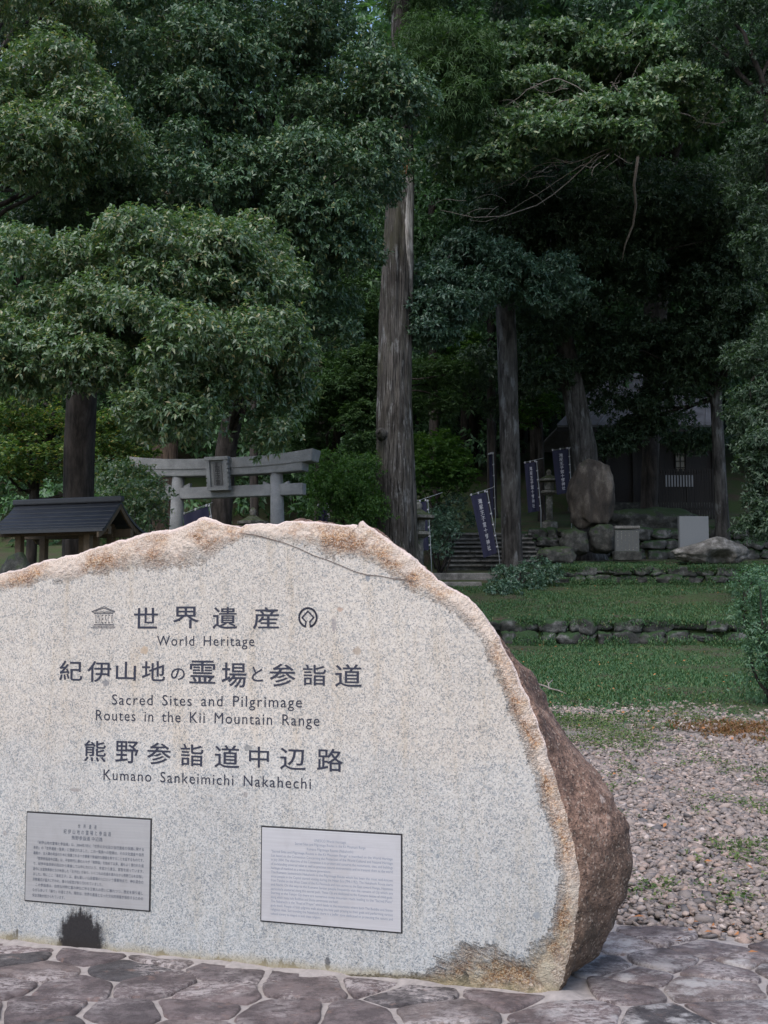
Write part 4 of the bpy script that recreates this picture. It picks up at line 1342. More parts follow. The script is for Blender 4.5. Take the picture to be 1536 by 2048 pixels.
nobori('navy banner partly hidden by the great cedar and a lantern, left of the stairs', 32.6, (826, 1007), (853, 1002), (858, 1100), (832, 1104), (864, 1150), 5, 30, text=False)
nobori('navy banner showing only its slanting top between the torii pillars', 29.5, (366, 1030), (416, 1012), (432, 1130), (384, 1140), (436, 1150), 6, 6, text=False)
nobori('navy banner showing only its top edge, right of the torii and left of the cedar', 31.0, (636, 1012), (654, 1010), (658, 1110), (640, 1112), (661, 1140), 7, 3, text=False)

# ------------------------------------------------------------------ stone lanterns
def lantern(label, px, py_top, Y, h, w=.5):
    x = xg(px, Y); p = at(px, py_top, Y)
    z0 = zg(x, Y)
    H = p[2] - z0
    root = empty('stone_lantern', (x, Y, z0), label, 'lantern', 'stone lanterns in the grove')
    s = h / 1.9
    zt = p[2]
    def part(name, prof, n, ph=0):
        mb = MB(); mb.lathe((x, Y, 0), [(r * s, z) for r, z in prof], n, ph); mb.build(name, MAT['lantern'], root, n > 8)
    r6 = math.pi / 6
    part('finial', [(.03, zt), (.075, zt - .06 * s), (.10, zt - .12 * s), (.07, zt - .19 * s), (.11, zt - .22 * s)], 14)
    part('roof', [(.10, zt - .22 * s), (.20, zt - .28 * s), (.44, zt - .40 * s), (.47, zt - .38 * s), (.46, zt - .45 * s), (.20, zt - .48 * s)], 6, r6)
    part('light_box', [(.17, zt - .48 * s), (.19, zt - .50 * s), (.18, zt - .76 * s), (.16, zt - .78 * s)], 6, r6)
    part('platform', [(.16, zt - .78 * s), (.32, zt - .80 * s), (.33, zt - .88 * s), (.18, zt - .96 * s)], 6, r6)
    part('post', [(.12, zt - .96 * s), (.115, zt - 1.2 * s), (.13, zt - 1.25 * s), (.115, zt - 1.3 * s), (.13, z0 + .2)], 14)
    part('base', [(.16, z0 + .22), (.30, z0 + .16), (.33, z0 - .1)], 6, r6)
lantern('stone lantern with a broad pale roof between the two far banners', 1100, 938, 38.8, 1.7)
lantern('old mossy stone lantern pressed against the right side of the great cedar', 838, 1003, 31.4, 1.9)
lantern('grey stone lantern seen between the torii pillars, low behind the monument', 505, 1015, 30.5, 1.8)

# ------------------------------------------------------------------ boulders and tablets
def boulder(name, label, cat, c, s, mat, seed, sub=4, rough=.14, ax=(1, 0), square=.15, rz=0, group=None, shape=None):
    rng = np.random.default_rng(seed)
    vs, fs = rock_verts(rng, (0, 0, 0), s, sub, rough, ax, square)
    V = np.array(vs)
    if shape is not None: V = shape(V, s)
    o = link(name, fast_mesh(name, V, fs, True), mat)
    o.location = [float(q) for q in c]
    put(o, label, cat, group)
    return o
def tall(V, s):
    z = V[:, 2] / s[2]
    k = 1.0 - .34 * np.clip(z - .1, 0, 1) ** 1.6 - .10 * np.clip(-z - .5, 0, 1)
    V[:, 0] *= k; V[:, 1] *= k
    V[:, 2] = np.where(z > .86 - .25 * V[:, 0] / s[0], s[2] * (.86 - .25 * V[:, 0] / s[0]) + .25 * (V[:, 2] - s[2] * (.86 - .25 * V[:, 0] / s[0])), V[:, 2])
    V[:, 0] += .12 * s[0] * np.clip(z, -1, 1)
    return V
cb = at(1184, 985, 34.6)
boulder('standing_boulder', 'tall brown standing boulder with pale streaks and a chipped top, upright on piled stones', 'boulder', cb, (.72, .42, 1.08), MAT['boulder'], 21, 5, .20, square=.45, shape=tall)
for px, py, Y, s, lab in ((1150, 1085, 34.2, (.42, .35, .40), 'rough stone under the left foot of the brown standing boulder'), (1205, 1078, 34.3, (.40, .35, .42), 'rough stone under the right foot of the brown standing boulder'),
                          (1112, 1112, 33.0, (.55, .4, .28), 'low mossy stone left of the standing boulder and right of the stairs')):
    boulder('base_rock', lab, 'rock', at(px, py, Y), s, MAT['rock'], px, 4, .22, square=.3, group='stones at the foot of the boulder')
# dull inscribed tablet on its own foot
def tablet(name, label, px0, px1, py0, py1, Y, mat, thick, base=None):
    a = at(px0, py1, Y); b = at(px1, py0, Y)
    root = empty(name, ((a[0] + b[0]) / 2, Y, a[2]), label, 'stone tablet')
    mb = MB(); mb.box(((a[0] + b[0]) / 2, Y, (a[2] + b[2]) / 2), b[0] - a[0], thick, b[2] - a[2], bev=.012); o = mb.build('slab', mat, root)
    if base:
        mb = MB(); mb.box(((a[0] + b[0]) / 2, Y, a[2] - base / 2), (b[0] - a[0]) * 1.12, thick * 2.2, base, bev=.02); mb.build('base', MAT['rock'], root)
    return root, a, b
tr, a, b = tablet('stone_tablet', 'dull grey inscribed tablet with a capstone, between the boulder and the white stone', 1230, 1277, 1060, 1103, 33.6, MAT['slab2'], .16, .25)
mb = MB(); mb.box(((a[0] + b[0]) / 2, 33.6, b[2] + .07), (b[0] - a[0]) * 1.06, .26, .08, bev=.02); mb.build('capstone', MAT['step'], tr)
mb = MB()
for i in range(6):
    for j in range(11):
        x = a[0] + .07 + (b[0] - a[0] - .14) * i / 5; z = b[2] - .05 - (b[2] - a[2] - .1) * j / 10
        r_ = np.random.default_rng(i * 20 + j)
        if r_.random() < .85: mb.add([(x - .014, 33.518, z - .012), (x + .014, 33.518, z - .012), (x + .014, 33.518, z + .012), (x - .014, 33.518, z + .012)], [(0, 1, 2, 3)])
mb.build('inscription', MAT['lantern'], tr)
tablet('square_tablet', 'plain pale grey square granite slab standing upright behind the arched boulder', 1358, 1415, 1033, 1098, 33.4, MAT['slab'], .20, .3)

def arched():
    # low boulder with an overhanging lip that leaves a dark hollow below
    c = at(1418, 1108, 32.5)
    def shp(V, s):
        x = V[:, 0] / s[0]; z = V[:, 2] / s[2]
        V[:, 2] *= 1.0 + .45 * np.exp(-((x - .35) / .45) ** 2) - .35 * np.clip(-x, 0, 1)
        low = np.clip((.25 - z) / .5, 0, 1) * np.exp(-((x - .22) / .30) ** 4) * (V[:, 1] < 0)
        V[:, 1] += low * .75 * s[1]                       # the hollow under the lip
        V[:, 2] = np.maximum(V[:, 2], -.75 * s[2])
        return V
    boulder('arched_boulder', 'low rounded grey boulder with an arched hollow under it, in front of the square slab', 'boulder', c, (1.02, .50, .34), MAT['archrock'], 25, 5, .14, square=0, shape=shp)
arched()
boulder('dark_rock', 'black rock under the eaves of the small pavilion, at the left edge', 'rock', at(35, 1150, 17.2), (.22, .22, .30), MAT['rock'], 31, 4, .2)
rg = np.random.default_rng(91)
for k, (px, py, Y) in enumerate(((1030, 1262, 23.7), (1110, 1262, 23.7), (1240, 1255, 23.75), (1310, 1262, 23.7))):
    pass

# ------------------------------------------------------------------ shrine building
def shrine():
    Y0, Y1 = 43.0, 46.4
    xa, xb = xg(1118, Y0), xg(1445, Y0)
    ze = at(1300, 850, Y0)[2]; zr = at(1300, 756, Y1)[2]
    zf = zg((xa + xb) / 2, 45)
    root = empty('shrine_building', ((xa + xb) / 2, 45, zf), 'dark wooden shrine hall with a grey sloping sheet roof, deep in shade on the right', 'building')
    def poly(name, quad, th, mat, parent=root):
        q = [np.array(p, float) for p in quad]
        n = np.cross(q[1] - q[0], q[3] - q[0]); n /= np.linalg.norm(n)
        mb = MB(); mb.add(q + [p - n * th for p in q], [(0, 1, 2, 3), (7, 6, 5, 4), (0, 4, 5, 1), (1, 5, 6, 2), (2, 6, 7, 3), (3, 7, 4, 0)])
        return mb.build(name, mat, parent)
    rl, rr = xg(1215, Y1), xg(1440, Y1)
    roof = poly('roof', [(xa, Y0, ze), (xb, Y0, ze), (rr, Y1, zr), (rl, Y1, zr)], .08, MAT['shroof'])
    mb = MB()
    for k in range(13):
        t = k / 12
        a = np.array([xa + (xb - xa) * t, Y0, ze + .012]); b = np.array([rl + (rr - rl) * t, Y1, zr + .012])
        mb.tube([a, b], .022, 6)
    mb.build('seam', MAT['shroof'], roof)
    poly('rear_roof', [(xb, Y1 * 2 - Y0, ze), (xa, Y1 * 2 - Y0, ze), (rl, Y1, zr - .005), (rr, Y1, zr - .005)], .08, MAT['shroof'])
    mb = MB(); mb.box(((rl + rr) / 2, Y1, zr + .08), rr - rl + .2, .3, .16, bev=.03); mb.build('ridge', MAT['shroof'], root)
    mb = MB(); mb.box(((xa + xb) / 2, Y0 + .05, ze - .16), xb - xa, .07, .16); mb.build('fascia', MAT['oldwood'], root)
    # lower eave roof
    z2 = at(1250, 879, 43.6)[2]; z2b = z2 + .22
    poly('lower_roof', [(xg(1165, 43.4), 43.4, z2), (xg(1335, 43.4), 43.4, z2), (xg(1332, 43.8), 43.8, z2b), (xg(1170, 43.8), 43.8, z2b)], .05, MAT['shroof'])
    wx0, wx1 = xg(1165, 44.3), xg(1432, 44.3)
    mb = MB(); mb.box(((wx0 + wx1) / 2, 46.4, (zf + ze) / 2 + .1), wx1 - wx0, 4.2, ze - zf + .1); mb.build('wall', MAT['oldwood'], root)
    for k in range(6):
        x = wx0 + (wx1 - wx0) * k / 5
        mb = MB(); mb.box((x, 44.24, (zf + ze) / 2), .16, .16, ze - zf, bev=.01); mb.build('pillar', MAT['oldwood'], root)
    a = at(1352, 948, 44.2); b = at(1379, 884, 44.2)
    mb = MB(); mb.box(((a[0] + b[0]) / 2, 44.26, (a[2] + b[2]) / 2), b[0] - a[0], .05, b[2] - a[2]); wdw = mb.build('window', MAT['paper'], root)
    mb = MB()
    for k in range(4):
        x = a[0] + (b[0] - a[0]) * k / 3; mb.box((x, 44.215, (a[2] + b[2]) / 2), .03, .03, b[2] - a[2])
    for k in range(6):
        z = a[2] + (b[2] - a[2]) * k / 5; mb.box(((a[0] + b[0]) / 2, 44.195, z), b[0] - a[0], .02, .03)
    mb.build('lattice', MAT['oldwood'], wdw)
    mb = MB(); mb.box(((wx0 + wx1) / 2, 44.9, zf + .05), wx1 - wx0 + .6, 1.9, .5, bev=.03); mb.build('plinth', MAT['rock'], root)
    # fence in front, with a run of white pickets
    Yf = 42.2
    fa, fb = xg(1298, Yf), xg(1452, Yf)
    zb = zg((fa + fb) / 2, Yf)
    zt = at(1300, 938, Yf)[2]
    fr = empty('wooden_fence', ((fa + fb) / 2, Yf, zb), 'dark picket fence with a short run of white pickets in front of the shrine', 'fence')
    for z in (zb + .35, zt - .12):
        mb = MB(); mb.box(((fa + fb) / 2, Yf, z), fb - fa, .05, .08); mb.build('rail', MAT['oldwood'], fr)
    wz0, wz1 = at(1, 974, Yf)[2], at(1, 951, Yf)[2]
    n = 30
    for k in range(n):
        x = fa + (fb - fa) * (k + .5) / n
        mb = MB(); mb.box((x, Yf - .045, (zb + zt) / 2), .055, .03, zt - zb); mb.build('picket', MAT['oldwood'], fr)
    for k in range(10):
        x = xg(1335 + k * 5.8, Yf)
        mb = MB(); mb.box((x, Yf - .085, (wz0 + wz1) / 2), .05, .03, wz1 - wz0); o = mb.build('picket', MAT['picket'], fr); o['label'] = 'white picket'
shrine()
boulder('lantern_rock', 'dim mossy rock mound on the bank below the shrine fence', 'rock', (xg(1290, 39), 39, zg(xg(1290, 39), 39) + .1), (1.6, .8, .5), MAT['rock'], 55, 4, .25)

# ------------------------------------------------------------------ dead branch on the lawn edge
def dead_branch():
    rng = np.random.default_rng(4)
    Y = 15.6
    root_p = at(1100, 1382, Y)
    mb = MB()
    g = lambda px, py: at(px, py, Y + (1385 - py) * .01)
    for pl, r in (([(1066, 1366), (1078, 1369), (1092, 1372), (1099, 1378), (1116, 1380), (1131, 1388)], .016), ([(1099, 1378), (1097, 1368), (1104, 1360)], .011), ([(1078, 1369), (1072, 1358)], .009), ([(1097, 1368), (1092, 1360)], .006)):
        mb.tube([g(*p) + rng.normal(size=3) * .004 for p in pl], [r * (1 - .1 * k) for k in range(len(pl))], 6)
    o = mb.build('dead_branch', MAT['twig'], None, True)
    put(o, 'pale bare forked branch lying on the grass beside the monument', 'branch')
dead_branch()

# ------------------------------------------------------------------ gravel, grass, weeds
def hit_ground(px, py):
    d = ray(px, py)
    for t in np.arange(3, 60, .05):
        p = CAMP + d * t / d[1]
        if p[2] <= zg(p[0], p[1]): return p
    return None

ICO = bmesh.new(); bmesh.ops.create_icosphere(ICO, subdivisions=1, radius=1)
ICO.verts.index_update()
IV = np.array([v.co[:] for v in ICO.verts]); IF = np.array([[v.index for v in f.verts] for f in ICO.faces]); ICO.free()

def gravel():
    rng = np.random.default_rng(6)
    pts = []
    def dens(x, y):
        d = 1.0
        n = mnoise.noise((x * .8, y * .8, 5)) + .6 * mnoise.noise((x * 2.5, y * 2.5, 6))
        d *= 1 - sstep(10.8, 13.2, y + n * 1.2)
        d2 = .75 * math.exp(-((y - 13.9 + .25 * (x - 2) * .6 - n * .6) / .5) ** 2) * sstep(-.55, .2, mnoise.noise((x * 2.1, y * 2.1, 31)) + .15)
        d = max(d, d2)
        far = paving_limit(x) - .12 + .10 * mnoise.noise((x * 3, 0, 9))
        if y < far: d = 0
        if y < far + .25: d *= .7
        return d
    P = []
    for _ in range(110000):
        x = rng.uniform(-1.0, 5.2); y = rng.uniform(4.0, 15.2)
        if x > 1 + y * .36: continue
        if x < y * .10 - .2 and rng.random() < .6: continue
        if rng.random() < dens(x, y): P.append((x, y, zg(x, y)))
    P = np.array(P); n = len(P)
    s = np.exp(rng.normal(math.log(.019), .36, n))
    a = rng.uniform(.75, 1.35, n); b = rng.uniform(.6, 1.0, n); c = rng.uniform(.35, .65, n)
    an = rng.uniform(0, 6.28, n); tl = rng.normal(0, .25, n); tl2 = rng.normal(0, .25, n)
    loc = IV[None] * np.stack([a, b, c], 1)[:, None] * s[:, None, None]
    loc = loc * (1 + .13 * rng.normal(size=(n, len(IV), 1)))
    x = loc[..., 0] * np.cos(an)[:, None] - loc[..., 1] * np.sin(an)[:, None]
    y = loc[..., 0] * np.sin(an)[:, None] + loc[..., 1] * np.cos(an)[:, None]
    z = loc[..., 2] + x * tl[:, None] + y * tl2[:, None]
    lay = rng.random(n) * .02
    V = np.stack([x + P[:, 0, None], y + P[:, 1, None], z + P[:, 2, None] + lay[:, None]], -1).reshape(-1, 3)
    F = (IF[None] + (np.arange(n) * len(IV))[:, None, None]).reshape(-1, 3)
    o = link('gravel', fast_mesh('gravel', V, F, True), MAT['gravel'])
    put(o, kind='stuff'); o['label'] = 'grey and pinkish river gravel spread behind the monument'
    print('gravel', n)
gravel()

def blades(rng, P, h, w, lean=.6, per=1):
    n = len(P)
    an = rng.uniform(0, 6.28, n)
    d = np.stack([np.cos(an), np.sin(an), np.zeros(n)], 1)
    s = np.stack([-d[:, 1], d[:, 0], np.zeros(n)], 1)
    H = h * rng.uniform(.5, 1.3, n)[:, None]; W = w * rng.uniform(.7, 1.3, n)[:, None]
    ln = lean * rng.uniform(.2, 1.3, n)[:, None]
    v0 = P - s * W / 2; v1 = P + s * W / 2
    m = P + d * H * ln * .35 + np.array([0, 0, 1.0]) * H * .6
    v2 = m + s * W * .4; v3 = m - s * W * .4
    t = P + d * H * ln + np.array([0, 0, 1.0]) * H
    V = np.stack([v0, v1, v2, v3, t], 1).reshape(-1, 3)
    i = np.arange(n)[:, None] * 5
    F = np.concatenate([i + np.array([[0, 1, 2]]), i + np.array([[0, 2, 3]]), i + np.array([[3, 2, 4]])], 0)
    return V, F

def lawn():
    rng = np.random.default_rng(16)
    G = []
    for _ in range(210000):
        y = rng.uniform(12.2, 31); x = rng.uniform(.4, 1.5 + y * .36)
        if 23.85 < y < 24.2: continue
        n = mnoise.noise((x * .9, y * .9, 2)) + .5 * mnoise.noise((x * 2.7, y * 2.7, 2))
        k = .72 + .5 * n
        if y < 14.8: k *= sstep(12.2, 14.9, y + n * .5) * .9
        if y < 24 and y > 20.5: k *= .75
        if rng.random() < k: G.append((x, y, zg(x, y) - .005))
    for _ in range(20000):     # upper terrace, thin
        y = rng.uniform(31.2, 34.5); x = rng.uniform(3.6, 12.5)
        if mnoise.noise((x * 1.2, y * 1.2, 8)) > -.1: G.append((x, y, zg(x, y) - .005))
    for yw, x0, x1 in ((24.12, 1.3, 11.5), (31.12, 3.5, 13)):       # tufts hanging over the walls
        for _ in range(14000):
            x = rng.uniform(x0, x1)
            if mnoise.noise((x * 1.9, yw, 4)) < -.18: continue
            y = yw + rng.normal(-.16, .08)
            G.append((x, y, zg(x, yw + .05) + rng.normal(-.05, .05)))
        for _ in range(12000):                                       # and growing at their feet
            x = rng.uniform(x0, x1); y = yw - .28 + rng.normal(-.06, .10)
            G.append((x, y, zg(x, y) + abs(rng.normal(0, .08)) * (mnoise.noise((x * 2.3, yw, 9)) > -.1)))
    G = np.array(G)
    V, F = blades(rng, G, .042, .017, 1.1)
    o = link('grass', fast_mesh('grass', V, F), MAT['grass']); put(o, kind='stuff'); o['label'] = 'short green grass on the lawn and terraces'
    # weeds: in the gravel and along its edge
    P = []
    for _ in range(130000):
        y = rng.uniform(5.3, 15.5); x = rng.uniform(.2, 1 + y * .36)
        if y < paving_limit(x) + .03: continue
        n = mnoise.noise((x * 1.1, y * 1.1, 12)) + .7 * mnoise.noise((x * 3.4, y * 3.4, 14)) + .35 * mnoise.noise((x * 9, y * 9, 1))
        k = 0.0
        if y < 11.6: k = sstep(.05, .6, n) * .75
        elif y < 13.4: k = sstep(-.3, .5, n + .35 * (2.6 - x)) * .9
        else: k = sstep(.0, .6, n) * .6
        if rng.random() < k: P.append((x, y, zg(x, y)))
    P = np.array(P)
    d = unit(rng.normal(size=(len(P), 3)) * np.array([1, 1, .25]) + np.array([0, 0, .35]))
    nr = unit(np.array([0, 0, 1.0]) + rng.normal(size=d.shape) * .4)
    P[:, 2] += rng.uniform(.02, .06, len(P))
    V, F = leaves(P, d, nr, .026 * rng.uniform(.6, 1.4, len(P)), .016 * rng.uniform(.7, 1.3, len(P)), .1)
    o = link('weeds', fast_mesh('weeds', V, F), MAT['weed']); put(o, kind='stuff'); o['label'] = 'small green weeds creeping through the gravel'
    # brown dried strip
    P = []
    for _ in range(40000):
        y = rng.uniform(11.4, 14.2); x = rng.uniform(2.2, 5.6)
        n = mnoise.noise((x * 1.6, y * 1.6, 22)) + .5 * mnoise.noise((x * 5, y * 5, 23))
        q = hypot = math.hypot((x - 4.7) / 1.9, (y - 12.45 - .12 * (x - 4)) / .95)
        if q < 1.0 + 1.3 * n and rng.random() < .8 * (1.3 - q): P.append((x, y, zg(x, y)))
    V, F = blades(rng, np.array(P), .045, .012, 2.2)
    o = link('dry_grass', fast_mesh('dry_grass', V, F), MAT['hay']); put(o, kind='stuff'); o['label'] = 'patch of dried brown grass between gravel and lawn'
    # fallen leaves
    P = []
    for _ in range(420):
        y = rng.uniform(5.2, 30); x = rng.uniform(.8, 1 + y * .34)
        if 23.8 < y < 24.3: continue
        P.append((x, y, zg(x, y) + .03 + (.02 if y < 13 else .035)))
    for _ in range(9):
        x = rng.normal(1.62, .10); P.append((x, paving_limit(x) + rng.normal(.02, .05), .032))
    P = np.array(P)
    d = unit(rng.normal(size=(len(P), 3)) * np.array([1, 1, .2])); nr = unit(np.array([0, 0, 1.0]) + rng.normal(size=d.shape) * .3)
    V, F = leaves(P, d, nr, .05 * rng.uniform(.5, 1.3, len(P)), .022 * rng.uniform(.7, 1.3, len(P)), .05)
    o = link('fallen_leaves', fast_mesh('fallen_leaves', V, F), MAT['deadleaf']); put(o, kind='stuff'); o['label'] = 'scattered dry orange leaves on the ground'
lawn()
# T1: the bright evergreen in front of the torii
tree('evergreen_tree', 'bright glossy broadleaf evergreen with a domed crown hanging beside the grey torii', 'tree',
     [(160, None, 62, 19.5), (158, 900, 60, 19.5), (165, 760, 60, 19.3), (190, 560, 52, 18.6)],
     [(330, 540, 210, 110, 16.2, 1.0, 56), (90, 600, 150, 120, 16.4, 1.0, 30), (300, 690, 250, 110, 15.6, .9, 46), (520, 540, 70, 100, 16.8, .8, 14), (330, 810, 90, 60, 15.6, .6, 11),
      (30, 720, 90, 80, 15.8, .7, 12), (500, 700, 110, 90, 16.4, .8, 17), (-150, 620, 150, 160, 16.5, 1.0, 16), (540, 850, 40, 50, 16.6, .4, 5), (560, 760, 50, 60, 16.8, .5, 6)],
     MAT['leafA'], MAT['darkbark'], 11, .22, .42, 125, 7, .080, .035, .16, limbs=26, limb_r=.03, flat=.62, hmin=.85)
# T2: upper left mass
tree('evergreen_tree', 'light green evergreen reaching in from the upper left with a rounded pale clump', 'tree',
     [(-170, None, 60, 20), (-150, 600, 54, 20), (-110, 300, 44, 19.5), (-40, 150, 30, 19)],
     [(90, 190, 130, 80, 17.5, 1.0, 26), (60, 300, 130, 60, 17.3, .9, 18), (180, 270, 70, 60, 17.6, .7, 10), (60, 40, 140, 60, 18.6, 1.0, 18), (60, -60, 190, 60, 19.5, 1.0, 18), (-110, 220, 120, 160, 18, 1.0, 14)],
     MAT['leafA'], MAT['darkbark'], 12, .24, .46, 110, 7, .082, .035, .16, limbs=24, limb_r=.04, flat=.62)
# T3: large dark broadleaf, upper centre
tree('evergreen_tree', 'large dark evergreen whose leaning black trunk rises behind the torii', 'tree',
     [(430, None, 46, 31), (452, 900, 42, 31), (470, 810, 40, 30.5), (500, 560, 36, 28), (520, 300, 30, 25)],
     [(340, 110, 190, 110, 20.5, 1.4, 26), (420, 280, 170, 110, 20.0, 1.3, 24), (350, 390, 160, 60, 19.6, 1.0, 20), (640, 150, 150, 120, 21, 1.5, 21), (680, 340, 130, 120, 20.8, 1.3, 21), (610, 480, 130, 80, 20.8, 1.1, 22), (560, 30, 200, 60, 21.5, 1.5, 24),
      (600, 620, 90, 80, 21.5, 1.0, 12), (150, 420, 130, 70, 20.5, 1.0, 16), (780, 230, 60, 110, 21, .8, 10), (300, -120, 400, 120, 21, 2, 26), (768, 352, 30, 45, 27.5, .4, 6), (60, 60, 140, 90, 23, 1.2, 14), (240, 20, 140, 70, 23, 1.2, 12)],
     MAT['leafB'], MAT['darkbark'], 13, .3, .6, 70, 7, .095, .041, .14, limbs=60, limb_r=.04, flat=.62)
# T4: the great cedar with the torn, bleached strip
def big_cedar():
    rng = np.random.default_rng(14)
    px = [(793, None, 92, 30), (792, 1090, 84, 30), (789, 950, 78, 30), (789, 780, 68, 30), (793, 620, 66, 30), (797, 480, 60, 30), (802, 330, 50, 30), (803, 180, 42, 30), (800, 0, 36, 30), (797, -260, 26, 30)]
    pts, rad = [], []
    for a, b, w, Y in px:
        p = at(a, b, Y) if b is not None else np.array([xg(a, Y), Y, zg(xg(a, Y), Y) - .2])
        pts.append(p); rad.append(w / 2 * Y / FPX)
    rad[0] *= 1.25
    root = empty('cedar_tree', pts[0], 'massive old cedar with a bleached torn strip down its trunk, right of the torii', 'tree')
    mb = trunk_mb(pts, rad, 84, .075, 3, .10)
    # short knots and stubs
    for (a, b, dx) in ((766, 866, -12),):
        p = at(a, b, 29.6)
        mb.tube([p + np.array([0, .1, -.05]), p + np.array([dx * .006, -.12, 0]), p + np.array([dx * .011, -.2, .02])], [.16, .13, .05], 9)
    P = np.array(pts)
    C, Q = boughs(rng, [(880, 150, 90, 110, 27.5, 1.0, 26), (820, 90, 60, 120, 30.6, .8, 8), (700, -150, 260, 140, 30, 2.5, 24), (930, -120, 200, 140, 30, 2.5, 22)], .35, .65)
    for k in rng.permutation(len(C))[:36]:
        c = C[k]
        z = np.clip(c[2] - .15 * np.linalg.norm(c[:2] - P[-1][:2]), at(800, 260, 30)[2], P[-1][2])
        a = np.array([np.interp(z, P[:, 2], P[:, i]) for i in range(3)])
        limb(mb, a, c, .055, .012, rng)
    mb.build('trunk', MAT['cedar'], root, True)
    # the torn strip: a slab of bare wood standing on the trunk's right face, splintered at its top
    zt_, zb_ = at(815, 345, 29.6)[2], at(815, 600, 29.6)[2]
    V, F = [], []
    NA, NZ = 16, 60
    for j in range(NZ + 1):
        for i in range(NA + 1):
            t = j / NZ; s = i / NA
            wdt = (1 - .75 * t ** 1.5)
            an = math.radians(-18 - 62 * s * wdt + 8 * mnoise.noise((t * 6, s * .5, 2)))          # from the right rim towards the front
            jag = .9 * (mnoise.noise((s * 6, 3, 1)) + .5 * mnoise.noise((s * 15, 8, 1)))
            z = zt_ + jag * .55 * (1 - t) + (zb_ - zt_) * t
            c = np.array([np.interp(z, P[:, 2], P[:, q]) for q in range(3)])
            r = np.interp(z, P[:, 2], rad) * (1.075 + .03 * mnoise.noise((s * 14, t * 2, 4)) - .05 * (abs(2 * s - 1) ** 4))
            V.append((c[0] + r * math.cos(an), c[1] + r * math.sin(an), z))
    F = [(j * (NA + 1) + i, j * (NA + 1) + i + 1, (j + 1) * (NA + 1) + i + 1, (j + 1) * (NA + 1) + i) for j in range(NZ) for i in range(NA)]
    o = link('bare_strip', fast_mesh('bare_strip', V, F, True), MAT['snag'], root)
    md = o.modifiers.new('thickness', 'SOLIDIFY'); md.thickness = .03; md.offset = -1
    st = MB()
    for k in range(4):
        p = at(803 + k * 5, 350, 29.4)
        st.tube([p, at(806 + k * 4, 330 - 6 * (k % 2), 29.4), at(808 + k * 3, 318 + 4 * (k % 3), 29.38)], [.03, .022, .004], 5)
    st.build('splinters', MAT['snagred'], root, True)
    V, F = spray_crown(rng, C, Q, 46, 9, .17, .024, .22, upb=.1)
    link('crown', fast_mesh('crown', V, F), MAT['needle'], root)
big_cedar()

tree('cedar_tree', 'straight brown trunked cedar directly behind the left pillar of the torii', 'tree',
     [(325, None, 56, 31), (330, 900, 52, 31), (336, 700, 48, 31), (345, 300, 42, 31), (350, -100, 30, 31)],
     [(250, -60, 260, 120, 30, 2, 20), (420, 60, 150, 100, 30.5, 2, 14)], MAT['needle'], MAT['brownbark'], 15, .5, .8, 18, 9, .2, .03, .2, limbs=10)
tree('broadleaf_tree', 'slender grey trunk beside the stairs with a bluish leafy bough reaching left', 'tree',
     [(1026, None, 42, 33.5), (1022, 1050, 40, 33.5), (1020, 900, 40, 33.5), (1014, 700, 40, 33.5), (1010, 600, 40, 33.5), (1006, 420, 34, 33.5), (1000, 150, 28, 33.5), (995, -100, 22, 33.5)],
     [(880, 600, 90, 60, 30.5, .9, 34), (960, 540, 110, 60, 31, 1, 30), (850, 650, 60, 45, 30.4, .6, 14), (1080, 560, 90, 60, 31.5, 1, 18), (1000, 330, 170, 90, 33, 1.6, 30), (1060, 60, 220, 110, 33, 2, 26)],
     MAT['leafD'], MAT['greybark'], 16, .28, .5, 60, 7, .13, .048, .10, limbs=46, limb_r=.035, flat=.5)
tree('broadleaf_tree', 'pale leaning trunk behind the brown standing boulder, tapering up into shade', 'tree',
     [(1182, None, 52, 36.3), (1170, 900, 50, 36.3), (1146, 780, 46, 36.3), (1128, 690, 42, 36.3), (1115, 560, 38, 36.3), (1105, 350, 32, 36)],
     [(1110, 620, 110, 70, 35, 1.4, 20), (1180, 520, 130, 80, 34, 1.6, 26), (1240, 420, 150, 70, 33.5, 1.6, 30), (1400, 430, 130, 90, 33.5, 1.6, 26), (1060, 440, 120, 80, 33.5, 1.4, 22), (1000, 760, 90, 60, 38, 1.6, 14), (1090, 720, 60, 50, 35.5, 1, 10), (1120, 350, 200, 120, 36, 2, 26)],
     MAT['leafE'], MAT['greybark'], 17, .35, .7, 34, 7, .15, .055, .10, limbs=30, flat=.55)
